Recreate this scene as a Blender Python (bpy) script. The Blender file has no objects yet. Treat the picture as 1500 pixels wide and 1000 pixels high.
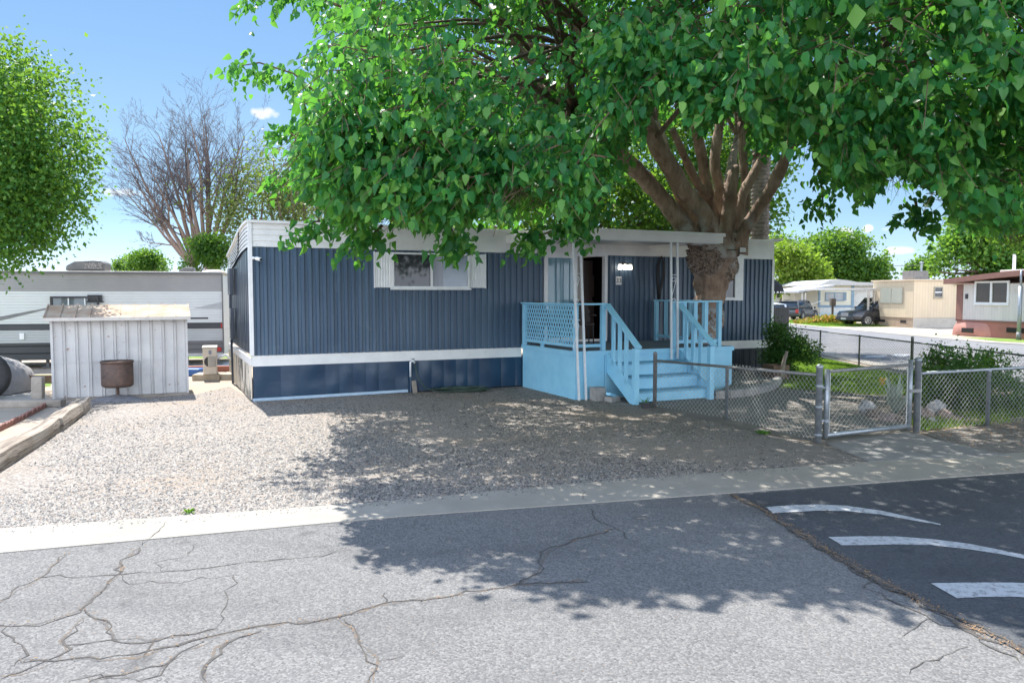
import bpy, math, random
import numpy as np
from mathutils import Vector, Matrix, noise
R = math.radians
random.seed(7); rng = np.random.default_rng(7)
scene = bpy.context.scene
col = scene.collection
# ------------------------------------------------------------------ camera
F = 1123.0; CH = 2.0; PITCH = R(3.47)
cd = bpy.data.cameras.new("camera"); cam = bpy.data.objects.new("camera", cd); col.objects.link(cam)
cam.location = (0, 0, CH); cam.rotation_euler = (R(90) - PITCH, 0, 0)
cd.sensor_width = 36; cd.lens = F / 1500 * 36; cd.clip_end = 3000; cd.clip_start = .05
scene.camera = cam
scene.render.resolution_x = 1024; scene.render.resolution_y = 682
# ------------------------------------------------------------------ world, sun, exposure
SUN_EL = R(60); SUN_AZ = R(-27)
w = bpy.data.worlds.new("World"); scene.world = w; w.use_nodes = True
nt = w.node_tree; N = nt.nodes; L = nt.links; N.clear()
out = N.new('ShaderNodeOutputWorld'); bg = N.new('ShaderNodeBackground'); L.new(bg.outputs[0], out.inputs[0])
sky = N.new('ShaderNodeTexSky'); sky.sky_type = 'NISHITA'; sky.sun_disc = False
sky.sun_elevation = SUN_EL; sky.sun_rotation = SUN_AZ; sky.air_density = 1.0; sky.dust_density = 0.25; sky.ozone_density = 2.2
bg.inputs[1].default_value = 0.15
tc = N.new('ShaderNodeTexCoord'); prev = sky.outputs[0]
def wnode(t, **k):
    n = N.new(t)
    for a, b in k.items(): setattr(n, a, b)
    return n
def wmix(fac, a, b, mode='MIX'):
    m = wnode('ShaderNodeMixRGB', blend_type=mode)
    for i, x in enumerate((fac, a, b)):
        if isinstance(x, (int, float)): m.inputs[i].default_value = x
        elif isinstance(x, tuple): m.inputs[i].default_value = (*x, 1)
        else: L.new(x, m.inputs[i])
    return m.outputs[0]
def wramp(x, a, b, c=0, d=1):
    m = wnode('ShaderNodeMapRange', interpolation_type='SMOOTHSTEP'); m.inputs[1].default_value = a; m.inputs[2].default_value = b; m.inputs[3].default_value = c; m.inputs[4].default_value = d
    L.new(x, m.inputs[0]); return m.outputs[0]
sx = wnode('ShaderNodeSeparateXYZ'); L.new(tc.outputs['Generated'], sx.inputs[0])
# clear valley air: deeper blue than the raw model near the horizon
rmp = wnode('ShaderNodeValToRGB'); L.new(sx.outputs[2], rmp.inputs[0]); e = rmp.color_ramp.elements
e[0].position = 0; e[0].color = (.34, .41, .64, 1); e[1].position = .40; e[1].color = (.28, .35, .38, 1)
for p_, c_ in ((.05, (.29, .345, .46)), (.10, (.26, .31, .36)), (.20, (.31, .34, .345))): q_ = e.new(p_); q_.color = (*c_, 1)
prev = wmix(1.0, prev, rmp.outputs[0], 'MULTIPLY')
# added fill: the unseen sky overhead and behind the camera brightened in noisy patches
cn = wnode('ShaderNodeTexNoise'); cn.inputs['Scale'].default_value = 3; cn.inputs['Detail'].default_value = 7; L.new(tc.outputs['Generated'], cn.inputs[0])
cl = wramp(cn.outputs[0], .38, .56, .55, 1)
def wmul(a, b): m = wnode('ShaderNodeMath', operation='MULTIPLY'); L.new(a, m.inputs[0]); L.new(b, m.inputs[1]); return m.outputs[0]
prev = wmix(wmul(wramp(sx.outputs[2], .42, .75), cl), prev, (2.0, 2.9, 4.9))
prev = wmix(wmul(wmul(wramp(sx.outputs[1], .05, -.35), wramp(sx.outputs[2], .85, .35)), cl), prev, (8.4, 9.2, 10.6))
def cloud(px, py, w_, h_, amt, seed):
    """a small cloud in the sky at a given direction"""
    global prev
    u = (px - 750) / F; v = (500 - py) / F
    d = Vector((u, math.cos(PITCH) + v * math.sin(PITCH), v * math.cos(PITCH) - math.sin(PITCH))).normalized()
    right = Vector((d.y, -d.x, 0)).normalized(); up = right.cross(d)
    sub = N.new('ShaderNodeVectorMath'); sub.operation = 'SUBTRACT'; sub.inputs[1].default_value = d; L.new(tc.outputs['Generated'], sub.inputs[0])
    nz = N.new('ShaderNodeTexNoise'); nz.inputs['Scale'].default_value = 70; nz.inputs['Detail'].default_value = 6; L.new(tc.outputs['Generated'], nz.inputs[0])
    def dotp(vv, s):
        n = N.new('ShaderNodeVectorMath'); n.operation = 'DOT_PRODUCT'; n.inputs[1].default_value = vv / s; L.new(sub.outputs[0], n.inputs[0])
        p = N.new('ShaderNodeMath'); p.operation = 'POWER'; p.inputs[1].default_value = 2
        a = N.new('ShaderNodeMath'); a.operation = 'ABSOLUTE'; L.new(n.outputs['Value'], a.inputs[0]); L.new(a.outputs[0], p.inputs[0]); return p.outputs[0]
    s = N.new('ShaderNodeMath'); s.operation = 'ADD'; L.new(dotp(right, w_ / F), s.inputs[0]); L.new(dotp(up, h_ / F), s.inputs[1])
    m1 = N.new('ShaderNodeMath'); m1.operation = 'MULTIPLY_ADD'; L.new(nz.outputs[0], m1.inputs[0]); m1.inputs[1].default_value = 2.4; L.new(s.outputs[0], m1.inputs[2])
    mr = N.new('ShaderNodeMapRange'); mr.inputs[1].default_value = 1.45; mr.inputs[2].default_value = 2.2; mr.inputs[3].default_value = amt; mr.inputs[4].default_value = 0
    L.new(m1.outputs[0], mr.inputs[0])
    mx = N.new('ShaderNodeMixRGB'); mx.inputs[2].default_value = (2.9, 2.95, 3.0, 1); L.new(mr.outputs[0], mx.inputs[0]); L.new(prev, mx.inputs[1]); prev = mx.outputs[0]
for c in [(1238, 338, 14, 5, .8, 1), (1271, 335, 8, 6, .9, 2), (1318, 367, 26, 6, .8, 3), (1300, 336, 9, 4, .3, 4), (390, 166, 20, 9, .9, 5), (178, 282, 30, 6, .6, 6), (242, 332, 10, 5, .4, 7)]: cloud(*c)
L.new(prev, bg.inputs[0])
sd = bpy.data.lights.new("sun", 'SUN'); sun = bpy.data.objects.new("sun", sd); col.objects.link(sun)
sd.energy = 4.1; sd.angle = R(0.53); sd.color = (1, .96, .90)
sdir = Vector((math.sin(SUN_AZ) * math.cos(SUN_EL), math.cos(SUN_AZ) * math.cos(SUN_EL), math.sin(SUN_EL)))
sun.rotation_euler = sdir.to_track_quat('Z', 'Y').to_euler()
vs = scene.view_settings
vs.view_transform = 'Standard'; vs.look = 'None'; vs.exposure = 1.4; vs.gamma = 1
scene.cycles.max_bounces = 8; scene.cycles.transparent_max_bounces = 12

# ------------------------------------------------------------------ geometry helpers
def ray(px, py):
    u = (px - 750) / F; v = (500 - py) / F; c, s = math.cos(PITCH), math.sin(PITCH)
    return Vector((u, c + v * s, v * c - s))
def G(px, py, z=0.0):
    d = ray(px, py); k = (z - CH) / d.z
    return Vector((d.x * k, d.y * k, z))
def AT(px, py, Y):
    d = ray(px, py); k = Y / d.y
    return Vector((d.x * k, Y, CH + d.z * k))
TH = R(24.6)
CU, SU = math.cos(TH), math.sin(TH)
C0 = G(370, 588)
def FR(px, py, d=0.0):
    """pixel -> (t, z) on the vertical plane d metres in front of the home's long wall"""
    r = ray(px, py); o = Vector((C0.x + SU * d, C0.y - CU * d))
    # o + t*(CU,SU) = k*(r.x,r.y)
    den = r.x * SU - r.y * CU
    k = (o.x * SU - o.y * CU) / den
    p = Vector((r.x * k - o.x, r.y * k - o.y))
    return p.x * CU + p.y * SU, CH + r.z * k
def HL(t, y, z=0):
    """home local -> world"""
    return Vector((C0.x + CU * t - SU * y, C0.y + SU * t + CU * y, z))

def link(me, name, mat, parent=None, smooth=False):
    o = bpy.data.objects.new(name, me); col.objects.link(o)
    if mat: me.materials.append(mat)
    if parent: o.parent = parent
    if smooth: me.polygons.foreach_set('use_smooth', [True] * len(me.polygons))
    return o
def tag(o, label=None, cat=None, group=None, kind=None):
    if label: o['label'] = label
    if cat: o['category'] = cat
    if group: o['group'] = group
    if kind: o['kind'] = kind
    return o
def empty(name, label, cat, loc=(0, 0, 0), rz=0, group=None):
    o = bpy.data.objects.new(name, None); col.objects.link(o); o.location = loc; o.rotation_euler = (0, 0, rz); o.empty_display_size = .2
    return tag(o, label, cat, group)
def copy_tree(o, parent=None):
    c = o.copy(); col.objects.link(c); c.parent = parent
    for ch in list(o.children): copy_tree(ch, c)
    return c

class MB:
    def __init__(s): s.v = []; s.f = []
    def add(s, vs, fs):
        n = len(s.v); s.v += [tuple(p) for p in vs]; s.f += [tuple(i + n for i in f) for f in fs]; return s
    def box(s, x0, x1, y0, y1, z0, z1):
        return s.add([(x0, y0, z0), (x1, y0, z0), (x1, y1, z0), (x0, y1, z0), (x0, y0, z1), (x1, y0, z1), (x1, y1, z1), (x0, y1, z1)],
                     [(0, 3, 2, 1), (4, 5, 6, 7), (0, 1, 5, 4), (1, 2, 6, 5), (2, 3, 7, 6), (3, 0, 4, 7)])
    def beam(s, a, b, wd, ht, up=(0, 0, 1)):
        a = Vector(a); b = Vector(b); d = (b - a).normalized(); up = Vector(up)
        if abs(d.dot(up)) > .98: up = Vector((0, 1, 0))
        r = d.cross(up).normalized(); u = r.cross(d)
        pts = []
        for p in (a, b):
            for i, j in ((-1, -1), (1, -1), (1, 1), (-1, 1)): pts.append(p + r * (i * wd / 2) + u * (j * ht / 2))
        return s.add(pts, [(0, 1, 2, 3), (4, 7, 6, 5), (0, 4, 5, 1), (1, 5, 6, 2), (2, 6, 7, 3), (3, 7, 4, 0)])
    def tube(s, path, r, n=8, cap=True):
        path = [Vector(p) for p in path]; m = len(path)
        rr = r if isinstance(r, (list, tuple)) else [r] * m
        n0 = len(s.v); prevr = None
        for i, p in enumerate(path):
            d = (path[min(i + 1, m - 1)] - path[max(i - 1, 0)])
            d = d.normalized() if d.length > 1e-9 else Vector((0, 0, 1))
            if prevr is None:
                up = Vector((0, 0, 1)) if abs(d.z) < .9 else Vector((1, 0, 0)); a = d.cross(up).normalized()
            else:
                a = prevr - d * prevr.dot(d); a = a.normalized() if a.length > 1e-6 else d.orthogonal().normalized()
            prevr = a; b = d.cross(a)
            for k in range(n):
                t = 2 * math.pi * k / n; s.v.append(tuple(p + (a * math.cos(t) + b * math.sin(t)) * rr[i]))
        for i in range(m - 1):
            for k in range(n):
                k2 = (k + 1) % n; s.f.append((n0 + i * n + k, n0 + i * n + k2, n0 + (i + 1) * n + k2, n0 + (i + 1) * n + k))
        if cap and n > 2:
            s.f.append(tuple(n0 + k for k in range(n))[::-1]); s.f.append(tuple(n0 + (m - 1) * n + k for k in range(n)))
        return s
    def lathe(s, prof, n=24, c=(0, 0, 0), axis='z'):
        n0 = len(s.v)
        for (r, z) in prof:
            for k in range(n):
                t = 2 * math.pi * k / n; x, y = r * math.cos(t), r * math.sin(t)
                p = (x, y, z) if axis == 'z' else ((x, z, y) if axis == 'y' else (z, x, y))
                s.v.append((c[0] + p[0], c[1] + p[1], c[2] + p[2]))
        for i in range(len(prof) - 1):
            for k in range(n):
                k2 = (k + 1) % n; s.f.append((n0 + i * n + k, n0 + i * n + k2, n0 + (i + 1) * n + k2, n0 + (i + 1) * n + k))
        return s
    def prism(s, poly, z0, z1):
        n = len(poly); vs = [(p[0], p[1], z0) for p in poly] + [(p[0], p[1], z1) for p in poly]
        return s.add(vs, [tuple(range(n))[::-1], tuple(range(n, 2 * n))] + [(i, (i + 1) % n, n + (i + 1) % n, n + i) for i in range(n)])
    def sideprism(s, poly, y0, y1):
        """polygon in the xz plane extruded along y"""
        n = len(poly); vs = [(p[0], y0, p[1]) for p in poly] + [(p[0], y1, p[1]) for p in poly]
        return s.add(vs, [tuple(range(n)), tuple(range(n, 2 * n))[::-1]] + [((i + 1) % n, i, n + i, n + (i + 1) % n) for i in range(n)])
    def build(s, name, mat, parent=None, smooth=False, bevel=0):
        me = bpy.data.meshes.new(name); me.from_pydata(s.v, [], s.f); me.update()
        o = link(me, name, mat, parent, smooth)
        if bevel:
            b = o.modifiers.new('bevel', 'BEVEL'); b.width = bevel; b.segments = 2; b.limit_method = 'ANGLE'; b.angle_limit = R(40)
        return o
def fastmesh(name, verts, faces, mat, parent=None, smooth=False):
    """verts (n,3) array, faces: list of (m,k) arrays"""
    me = bpy.data.meshes.new(name)
    me.vertices.add(len(verts)); me.vertices.foreach_set('co', np.asarray(verts, dtype=np.float32).ravel())
    tot = sum(len(f) * f.shape[1] for f in faces); npoly = sum(len(f) for f in faces)
    me.loops.add(tot); me.polygons.add(npoly)
    li = np.concatenate([f.ravel() for f in faces]).astype(np.int32)
    sizes = np.concatenate([np.full(len(f), f.shape[1]) for f in faces]); st = np.concatenate([[0], np.cumsum(sizes)[:-1]]).astype(np.int32)
    me.loops.foreach_set('vertex_index', li); me.polygons.foreach_set('loop_start', st)
    me.update(calc_edges=True); me.validate()
    return link(me, name, mat, parent, smooth)

# ------------------------------------------------------------------ materials
def newmat(name):
    m = bpy.data.materials.new(name); m.use_nodes = True; nt = m.node_tree
    return m, nt.nodes, nt.links, nt.nodes['Principled BSDF']
def rgba(c): return (c[0], c[1], c[2], 1)
def coords(N, L, stretch=(1, 1, 1), obj=True):
    t = N.new('ShaderNodeTexCoord'); mp = N.new('ShaderNodeMapping'); mp.inputs['Scale'].default_value = stretch
    L.new(t.outputs['Object'], mp.inputs[0]); return mp.outputs[0]
def noise_node(N, L, co, scale, detail=6, rough=.6):
    n = N.new('ShaderNodeTexNoise'); n.inputs['Scale'].default_value = scale; n.inputs['Detail'].default_value = detail; n.inputs['Roughness'].default_value = rough
    L.new(co, n.inputs[0]); return n.outputs[0]
def ramp(N, L, fac, stops):
    r = N.new('ShaderNodeValToRGB'); e = r.color_ramp.elements
    e[0].position = stops[0][0]; e[0].color = rgba(stops[0][1]); e[1].position = stops[-1][0]; e[1].color = rgba(stops[-1][1])
    for p, c in stops[1:-1]: x = e.new(p); x.color = rgba(c)
    L.new(fac, r.inputs[0]); return r.outputs[0]
def mixc(N, L, fac, a, b, mode='MIX'):
    m = N.new('ShaderNodeMixRGB'); m.blend_type = mode
    for i, x in enumerate((fac, a, b)):
        if isinstance(x, (int, float)): m.inputs[i].default_value = x
        elif isinstance(x, (tuple, list)): m.inputs[i].default_value = rgba(x)
        else: L.new(x, m.inputs[i])
    return m.outputs[0]
def bumpn(N, L, b, h, strength, dist=.01):
    n = N.new('ShaderNodeBump'); n.inputs['Strength'].default_value = strength; n.inputs['Distance'].default_value = dist
    L.new(h, n.inputs['Height']); L.new(n.outputs[0], b.inputs['Normal']); return n
def maprange(N, L, x, a, b, c=0, d=1):
    n = N.new('ShaderNodeMapRange'); n.inputs[1].default_value = a; n.inputs[2].default_value = b; n.inputs[3].default_value = c; n.inputs[4].default_value = d
    L.new(x, n.inputs[0]); return n.outputs[0]
MC = {}
def M(name, c1, c2=None, scale=4, rough=.6, bump=0, bscale=30, metal=0, stretch=(1, 1, 1), spec=.5, dirt=None, lo=.35, hi=.65, bdist=.01):
    if name in MC: return MC[name]
    m, N, L, b = newmat(name); c2 = c2 or tuple(x * .8 for x in c1)
    co = coords(N, L, stretch)
    c = ramp(N, L, noise_node(N, L, co, scale), [(lo, c1), (hi, c2)])
    if dirt:
        co2 = coords(N, L, (1, 1, 1)); c = mixc(N, L, maprange(N, L, noise_node(N, L, co2, dirt[1], 8, .7), dirt[2], dirt[2] + .12), c, dirt[0])
    L.new(c, b.inputs['Base Color']); b.inputs['Roughness'].default_value = rough; b.inputs['Metallic'].default_value = metal; b.inputs['Specular IOR Level'].default_value = spec
    if bump: bumpn(N, L, b, noise_node(N, L, co, bscale, 8), bump, bdist)
    MC[name] = m; return m
def vgroove(name, c1, c2, pitch, rough=.55, depth=.5, axis=0, dirt=None):
    """painted board siding with fine vertical grooves"""
    m, N, L, b = newmat(name); co = coords(N, L)
    c = ramp(N, L, noise_node(N, L, coords(N, L, (1, 1, .25)), 3), [(.35, c1), (.65, c2)])
    sx = N.new('ShaderNodeSeparateXYZ'); L.new(co, sx.inputs[0])
    dv = N.new('ShaderNodeMath'); dv.operation = 'DIVIDE'; dv.inputs[1].default_value = pitch; L.new(sx.outputs[axis], dv.inputs[0])
    fr = N.new('ShaderNodeMath'); fr.operation = 'FRACT'; L.new(dv.outputs[0], fr.inputs[0])
    g = N.new('ShaderNodeMapRange'); g.inputs[1].default_value = .0; g.inputs[2].default_value = .14; L.new(fr.outputs[0], g.inputs[0])
    c = mixc(N, L, g.outputs[0], tuple(x * .72 for x in c1), c)
    if dirt: c = mixc(N, L, maprange(N, L, noise_node(N, L, co, 2.5, 8, .7), dirt[1], dirt[1] + .15), c, dirt[0])
    L.new(c, b.inputs['Base Color']); b.inputs['Roughness'].default_value = rough
    bumpn(N, L, b, g.outputs[0], depth, .01); return m
def leafmat(name, c1, c2, c3, trans=.4, rough=.55, tcol=None):
    m, N, L, b = newmat(name); g = N.new('ShaderNodeNewGeometry')
    c = ramp(N, L, g.outputs['Random Per Island'], [(0, c1), (.55, c2), (1, c3)])
    co = coords(N, L); c = mixc(N, L, maprange(N, L, noise_node(N, L, co, .9, 3), .35, .7, 0, .4), c, tuple(x * .7 for x in c1))
    L.new(c, b.inputs['Base Color']); b.inputs['Roughness'].default_value = rough; b.inputs['Specular IOR Level'].default_value = .32
    t = N.new('ShaderNodeBsdfTranslucent'); tc = mixc(N, L, .65, c, tcol or (.35, .6, .04)); L.new(tc, t.inputs[0])
    mx = N.new('ShaderNodeMixShader'); mx.inputs[0].default_value = trans
    L.new(b.outputs[0], mx.inputs[1]); L.new(t.outputs[0], mx.inputs[2]); L.new(mx.outputs[0], N['Material Output'].inputs[0]); return m

white_siding = M('white_siding', (.80, .79, .76), (.70, .69, .67), 2.5, .45, .15, 12, dirt=((.5, .47, .42), 3, .62))
white_paint = M('white_paint', (.82, .82, .81), (.74, .74, .73), 6, .4, .05)
white_metal = M('white_metal_post', (.80, .82, .84), (.7, .72, .74), 9, .45, .1)
navy = M('navy_siding', (.048, .088, .142), (.070, .118, .175), 2.6, .42, .2, 4, stretch=(1.5, 1, .12), spec=.55, dirt=((.12, .155, .20), 2.6, .60), bdist=.02)
navy_skirt = M('navy_skirt', (.006, .032, .075), (.010, .045, .092), 2, .3, .25, 3, spec=.6, dirt=((.05, .10, .15), 5, .66), bdist=.02)
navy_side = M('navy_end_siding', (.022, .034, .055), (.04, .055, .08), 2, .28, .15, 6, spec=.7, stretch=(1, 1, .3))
skyblue = M('sky_blue_paint', (.27, .60, .80), (.33, .67, .86), 3, .5, .2, 14, stretch=(1, 1, 1), dirt=((.32, .52, .62), 6, .64))
skyblue_dk = M('sky_blue_tread', (.12, .34, .50), (.20, .48, .66), 3, .6, .3, 14, dirt=((.20, .26, .29), 7, .55))
deck_wood = M('grey_deck_board', (.20, .24, .28), (.12, .16, .20), 5, .7, .2, 20, stretch=(.3, 3, 1))
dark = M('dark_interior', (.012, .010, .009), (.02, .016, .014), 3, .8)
blackm = M('black_rubber', (.012, .012, .013), (.02, .02, .02), 8, .55, .1)
black_plastic = M('black_plastic', (.02, .02, .022), (.03, .03, .032), 8, .35)
galv = M('galvanised_pipe', (.36, .39, .41), (.25, .28, .31), 14, .42, .15, 40, metal=.55, dirt=((.20, .18, .16), 9, .66))
galv_old = M('weathered_pipe', (.26, .26, .255), (.17, .17, .17), 14, .6, .2, 40, metal=.3, dirt=((.12, .09, .06), 9, .6))
wire = M('galvanised_wire', (.55, .56, .54), (.42, .43, .42), 14, .45, metal=.4)
wire_old = M('dull_wire', (.20, .19, .18), (.13, .12, .11), 14, .6)
wood_grey = M('weathered_timber', (.36, .32, .27), (.20, .17, .14), 3, .85, .8, 12, stretch=(1, 1, 1), lo=.3, hi=.7, dirt=((.10, .085, .07), 7, .64), bdist=.03)
wood_brown = M('brown_plank', (.20, .13, .085), (.11, .075, .05), 6, .8, .5, 20)
conc = M('kerb_concrete', (.31, .285, .245), (.25, .23, .195), 1.3, .85, .35, 60, dirt=((.30, .28, .25), 3.5, .6))
block = M('concrete_block', (.36, .35, .33), (.26, .25, .24), 8, .9, .5, 40)
red_brick = M('red_edging', (.26, .12, .09), (.19, .09, .07), 12, .85, .4, 40)
chrome = M('chrome', (.6, .6, .6), (.5, .5, .5), 4, .2, metal=1)
rubber = M('tyre_rubber', (.02, .02, .02), (.035, .034, .033), 6, .8, .3, 60)

def glass(name, tint, rough=.04, metal=.0):
    m, N, L, b = newmat(name); b.inputs['Base Color'].default_value = rgba(tint); b.inputs['Roughness'].default_value = rough
    b.inputs['Specular IOR Level'].default_value = .5; b.inputs['IOR'].default_value = 1.5; return m
glass_dark = glass('window_glass', (.03, .034, .038)); glass_car = glass('car_glass', (.02, .03, .04)); glass_far = M('far_window_glass', (.035, .033, .032), (.05, .048, .045), 2, .12, spec=.6)

def ground_mats():
    d = {}
    # dirt
    m, N, L, b = newmat('dirt'); co = coords(N, L)
    c = ramp(N, L, noise_node(N, L, co, .5, 8, .65), [(.3, (.33, .25, .18)), (.5, (.38, .31, .235)), (.7, (.27, .22, .17))])
    c = mixc(N, L, maprange(N, L, noise_node(N, L, co, 35, 6, .8), .45, .7, 0, .6), c, (.28, .25, .22))
    L.new(c, b.inputs['Base Color']); b.inputs['Roughness'].default_value = .95; bumpn(N, L, b, noise_node(N, L, co, 25, 10, .75), .5, .03); d['dirt'] = m
    # gravel bed: stones of many greys and tans with dirt between
    m, N, L, b = newmat('gravel_bed'); co = coords(N, L)
    v = N.new('ShaderNodeTexVoronoi'); v.inputs['Scale'].default_value = 42; L.new(co, v.inputs[0])
    sep = N.new('ShaderNodeSeparateColor'); L.new(v.outputs['Color'], sep.inputs[0])
    c = ramp(N, L, sep.outputs[0], [(0, (.09, .088, .09)), (.3, (.20, .19, .18)), (.6, (.29, .265, .235)), (1, (.44, .40, .36))])
    c = mixc(N, L, maprange(N, L, v.outputs['Distance'], .25, .6, 0, .6), c, (.22, .18, .145))
    patch = maprange(N, L, noise_node(N, L, co, .45, 6, .6), .48, .66)
    c = mixc(N, L, patch, c, mixc(N, L, noise_node(N, L, co, 20, 6, .8), (.30, .24, .185), (.21, .175, .14)))
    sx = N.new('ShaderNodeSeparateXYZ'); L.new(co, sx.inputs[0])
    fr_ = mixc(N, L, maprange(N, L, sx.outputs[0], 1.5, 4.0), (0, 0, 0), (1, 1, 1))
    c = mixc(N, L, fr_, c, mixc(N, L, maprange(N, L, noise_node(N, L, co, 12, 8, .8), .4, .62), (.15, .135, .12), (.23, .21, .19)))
    L.new(c, b.inputs['Base Color']); b.inputs['Roughness'].default_value = .92
    bumpn(N, L, b, v.outputs['Distance'], .9, -.015); d['gravel'] = m
    # asphalt
    def asph(name, c1, c2, speck, agg):
        m, N, L, b = newmat(name); co = coords(N, L)
        c = ramp(N, L, noise_node(N, L, co, .7, 7, .6), [(.3, c1), (.7, c2)])
        v = N.new('ShaderNodeTexVoronoi'); v.inputs['Scale'].default_value = agg; L.new(co, v.inputs[0])
        sp = N.new('ShaderNodeSeparateColor'); L.new(v.outputs['Color'], sp.inputs[0])
        c = mixc(N, L, maprange(N, L, sp.outputs[0], .25, 1, 0, .42), c, speck)
        c = mixc(N, L, maprange(N, L, sp.outputs[1], .72, .95, 0, .45), c, tuple(x * .45 for x in c1))
        c = mixc(N, L, maprange(N, L, noise_node(N, L, co, 4, 8, .75), .55, .75, 0, .35), c, tuple(x * .7 for x in c1))
        c = mixc(N, L, maprange(N, L, noise_node(N, L, coords(N, L, (.35, 1, 1)), .8, 5, .6), .50, .66, 0, .45), c, tuple(x * .62 for x in c1))
        c = mixc(N, L, maprange(N, L, noise_node(N, L, co, 2.1, 3, .5), .66, .72, 0, .5), c, tuple(x * .5 for x in c1))
        L.new(c, b.inputs['Base Color']); b.inputs['Roughness'].default_value = .9; b.inputs['Specular IOR Level'].default_value = .3
        bumpn(N, L, b, v.outputs['Distance'], .7, -.006); return m
    d['asphalt'] = asph('old_asphalt', (.105, .104, .104), (.138, .135, .131), (.30, .29, .272), 78)
    d['patch'] = asph('newer_asphalt', (.048, .053, .060), (.068, .072, .078), (.12, .12, .12), 70)
    d['far'] = asph('street_asphalt', (.15, .15, .155), (.18, .18, .185), (.24, .24, .24), 30)
    # paint on the road
    m, N, L, b = newmat('road_paint'); co = coords(N, L)
    c = mixc(N, L, maprange(N, L, noise_node(N, L, co, 18, 10, .85), .50, .60), (.40, .41, .42), (.15, .15, .15))
    L.new(c, b.inputs['Base Color']); b.inputs['Roughness'].default_value = .7; d['paint'] = m
    # lawn soil
    m, N, L, b = newmat('lawn'); co = coords(N, L)
    c = ramp(N, L, noise_node(N, L, co, 1.2, 8, .7), [(.35, (.10, .18, .025)), (.55, (.16, .25, .035)), (.7, (.22, .24, .07))])
    L.new(c, b.inputs['Base Color']); b.inputs['Roughness'].default_value = .95; bumpn(N, L, b, noise_node(N, L, co, 60, 8, .8), .8, .03); d['lawn'] = m
    # packed, shaded yard soil with litter
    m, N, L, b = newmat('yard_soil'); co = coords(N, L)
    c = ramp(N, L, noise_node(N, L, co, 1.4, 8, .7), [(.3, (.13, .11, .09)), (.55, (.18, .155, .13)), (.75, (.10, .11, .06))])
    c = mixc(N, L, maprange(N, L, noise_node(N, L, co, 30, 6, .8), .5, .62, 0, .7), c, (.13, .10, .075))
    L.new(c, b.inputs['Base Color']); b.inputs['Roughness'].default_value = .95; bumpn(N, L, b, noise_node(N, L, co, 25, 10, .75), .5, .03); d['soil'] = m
    return d
GM = ground_mats()

# ------------------------------------------------------------------ the setting
def sheet(name, pts, z, mat, kind='structure'):
    mb = MB(); mb.add([(p[0], p[1], z) for p in pts], [tuple(range(len(pts)))])
    return tag(mb.build(name, mat), kind=kind)
sheet('ground', [(-400, -60), (400, -60), (400, 900), (-400, 900)], 0, GM['dirt'])
KU = [G(0, 777), G(560, 737), G(910, 704), G(1260, 679), G(1500, 664)]      # gravel side of the concrete strip
KL = [G(0, 811), G(590, 757), G(900, 735), G(1250, 710), G(1500, 692)]      # road side
ext = lambda a, b, k: a + (a - b).normalized() * k
KU = [ext(KU[0], KU[1], 14)] + KU + [ext(KU[-1], KU[-2], 4.2)]
KL = [ext(KL[0], KL[1], 14)] + KL + [ext(KL[-1], KL[-2], 5)]
road = [(p.x, p.y) for p in KL] + [(60, KL[-1].y + 9), (60, -40), (-60, -40), (-60, KL[0].y)]
sheet('road', road, .004, GM['asphalt'])
mb = MB(); n = len(KU)
mb.add([(p.x, p.y, .02) for p in KU] + [(p.x, p.y, .012) for p in KL] + [(p.x, p.y, 0) for p in KU] + [(p.x, p.y, 0) for p in KL],
       [(i, n + i, n + i + 1, i + 1) for i in range(n - 1)] + [(i, i + 1, 2 * n + i + 1, 2 * n + i) for i in range(n - 1)] + [(n + i, 3 * n + i, 3 * n + i + 1, n + i + 1) for i in range(n - 1)])
tag(mb.build('kerb_strip', conc), kind='structure')
# joints across the strip
# gravel yard
BEAM_N, BEAM_F = G(0, 692), G(120, 612)
gy = [ext(BEAM_N, BEAM_F, 2.1), BEAM_N, BEAM_F, G(70, 592), G(285, 578), G(336, 566), HL(0, .6), HL(9.5, .6), G(960, 600), G(1195, 651), G(1300, 674)]
gy = [(p.x, p.y) for p in gy] + [(KU[i].x, KU[i].y + .0) for i in (3, 2, 1)] + [(-5.0, 6.32)]
sheet('gravel_yard', gy, .005, GM['gravel'])
# slab outside the gate and the walk inside it
slab = [G(1212, 651), G(1330, 634.5), G(1400, 652), G(1480, 669), G(1272, 677.5)]
mb = MB(); mb.prism([(p.x, p.y) for p in slab][::1], 0, .022); tag(mb.build('gate_slab', M('slab_concrete', (.23, .228, .22), (.19, .186, .18), 2, .85, .3, 50, dirt=((.2, .19, .17), 3, .6))), kind='structure')
walk = [G(940, 597), G(1206, 652), G(1335, 634), G(1300, 606), G(1235, 588), G(1190, 573), G(1140, 571), G(1090, 583), G(1050, 575), G(1000, 570)]
sheet('garden_walk', [(p.x, p.y) for p in walk], .010, M('walk_concrete', (.20, .18, .158), (.15, .135, .12), 1.5, .9, .4, 40, dirt=((.17, .14, .11), 4, .58)))
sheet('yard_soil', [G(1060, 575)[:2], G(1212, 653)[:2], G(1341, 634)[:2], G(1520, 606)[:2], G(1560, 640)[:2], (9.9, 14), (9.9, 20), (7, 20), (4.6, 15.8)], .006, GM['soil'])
sheet('lawn', [(5.6, 16.6), (7.2, 15.4), (9.75, 15.4), (10.0, 34), (6.5, 34), (6.9, 20)], .009, GM['lawn'])
sheet('gravel_shoulder', [G(1352, 636)[:2], G(1400, 651)[:2], G(1484, 668)[:2], (KU[5].x, KU[5].y + .01), (KU[6].x, KU[6].y + .01), (9.2, 12.9), G(1500, 612)[:2]], .0085, GM['gravel'])
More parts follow.
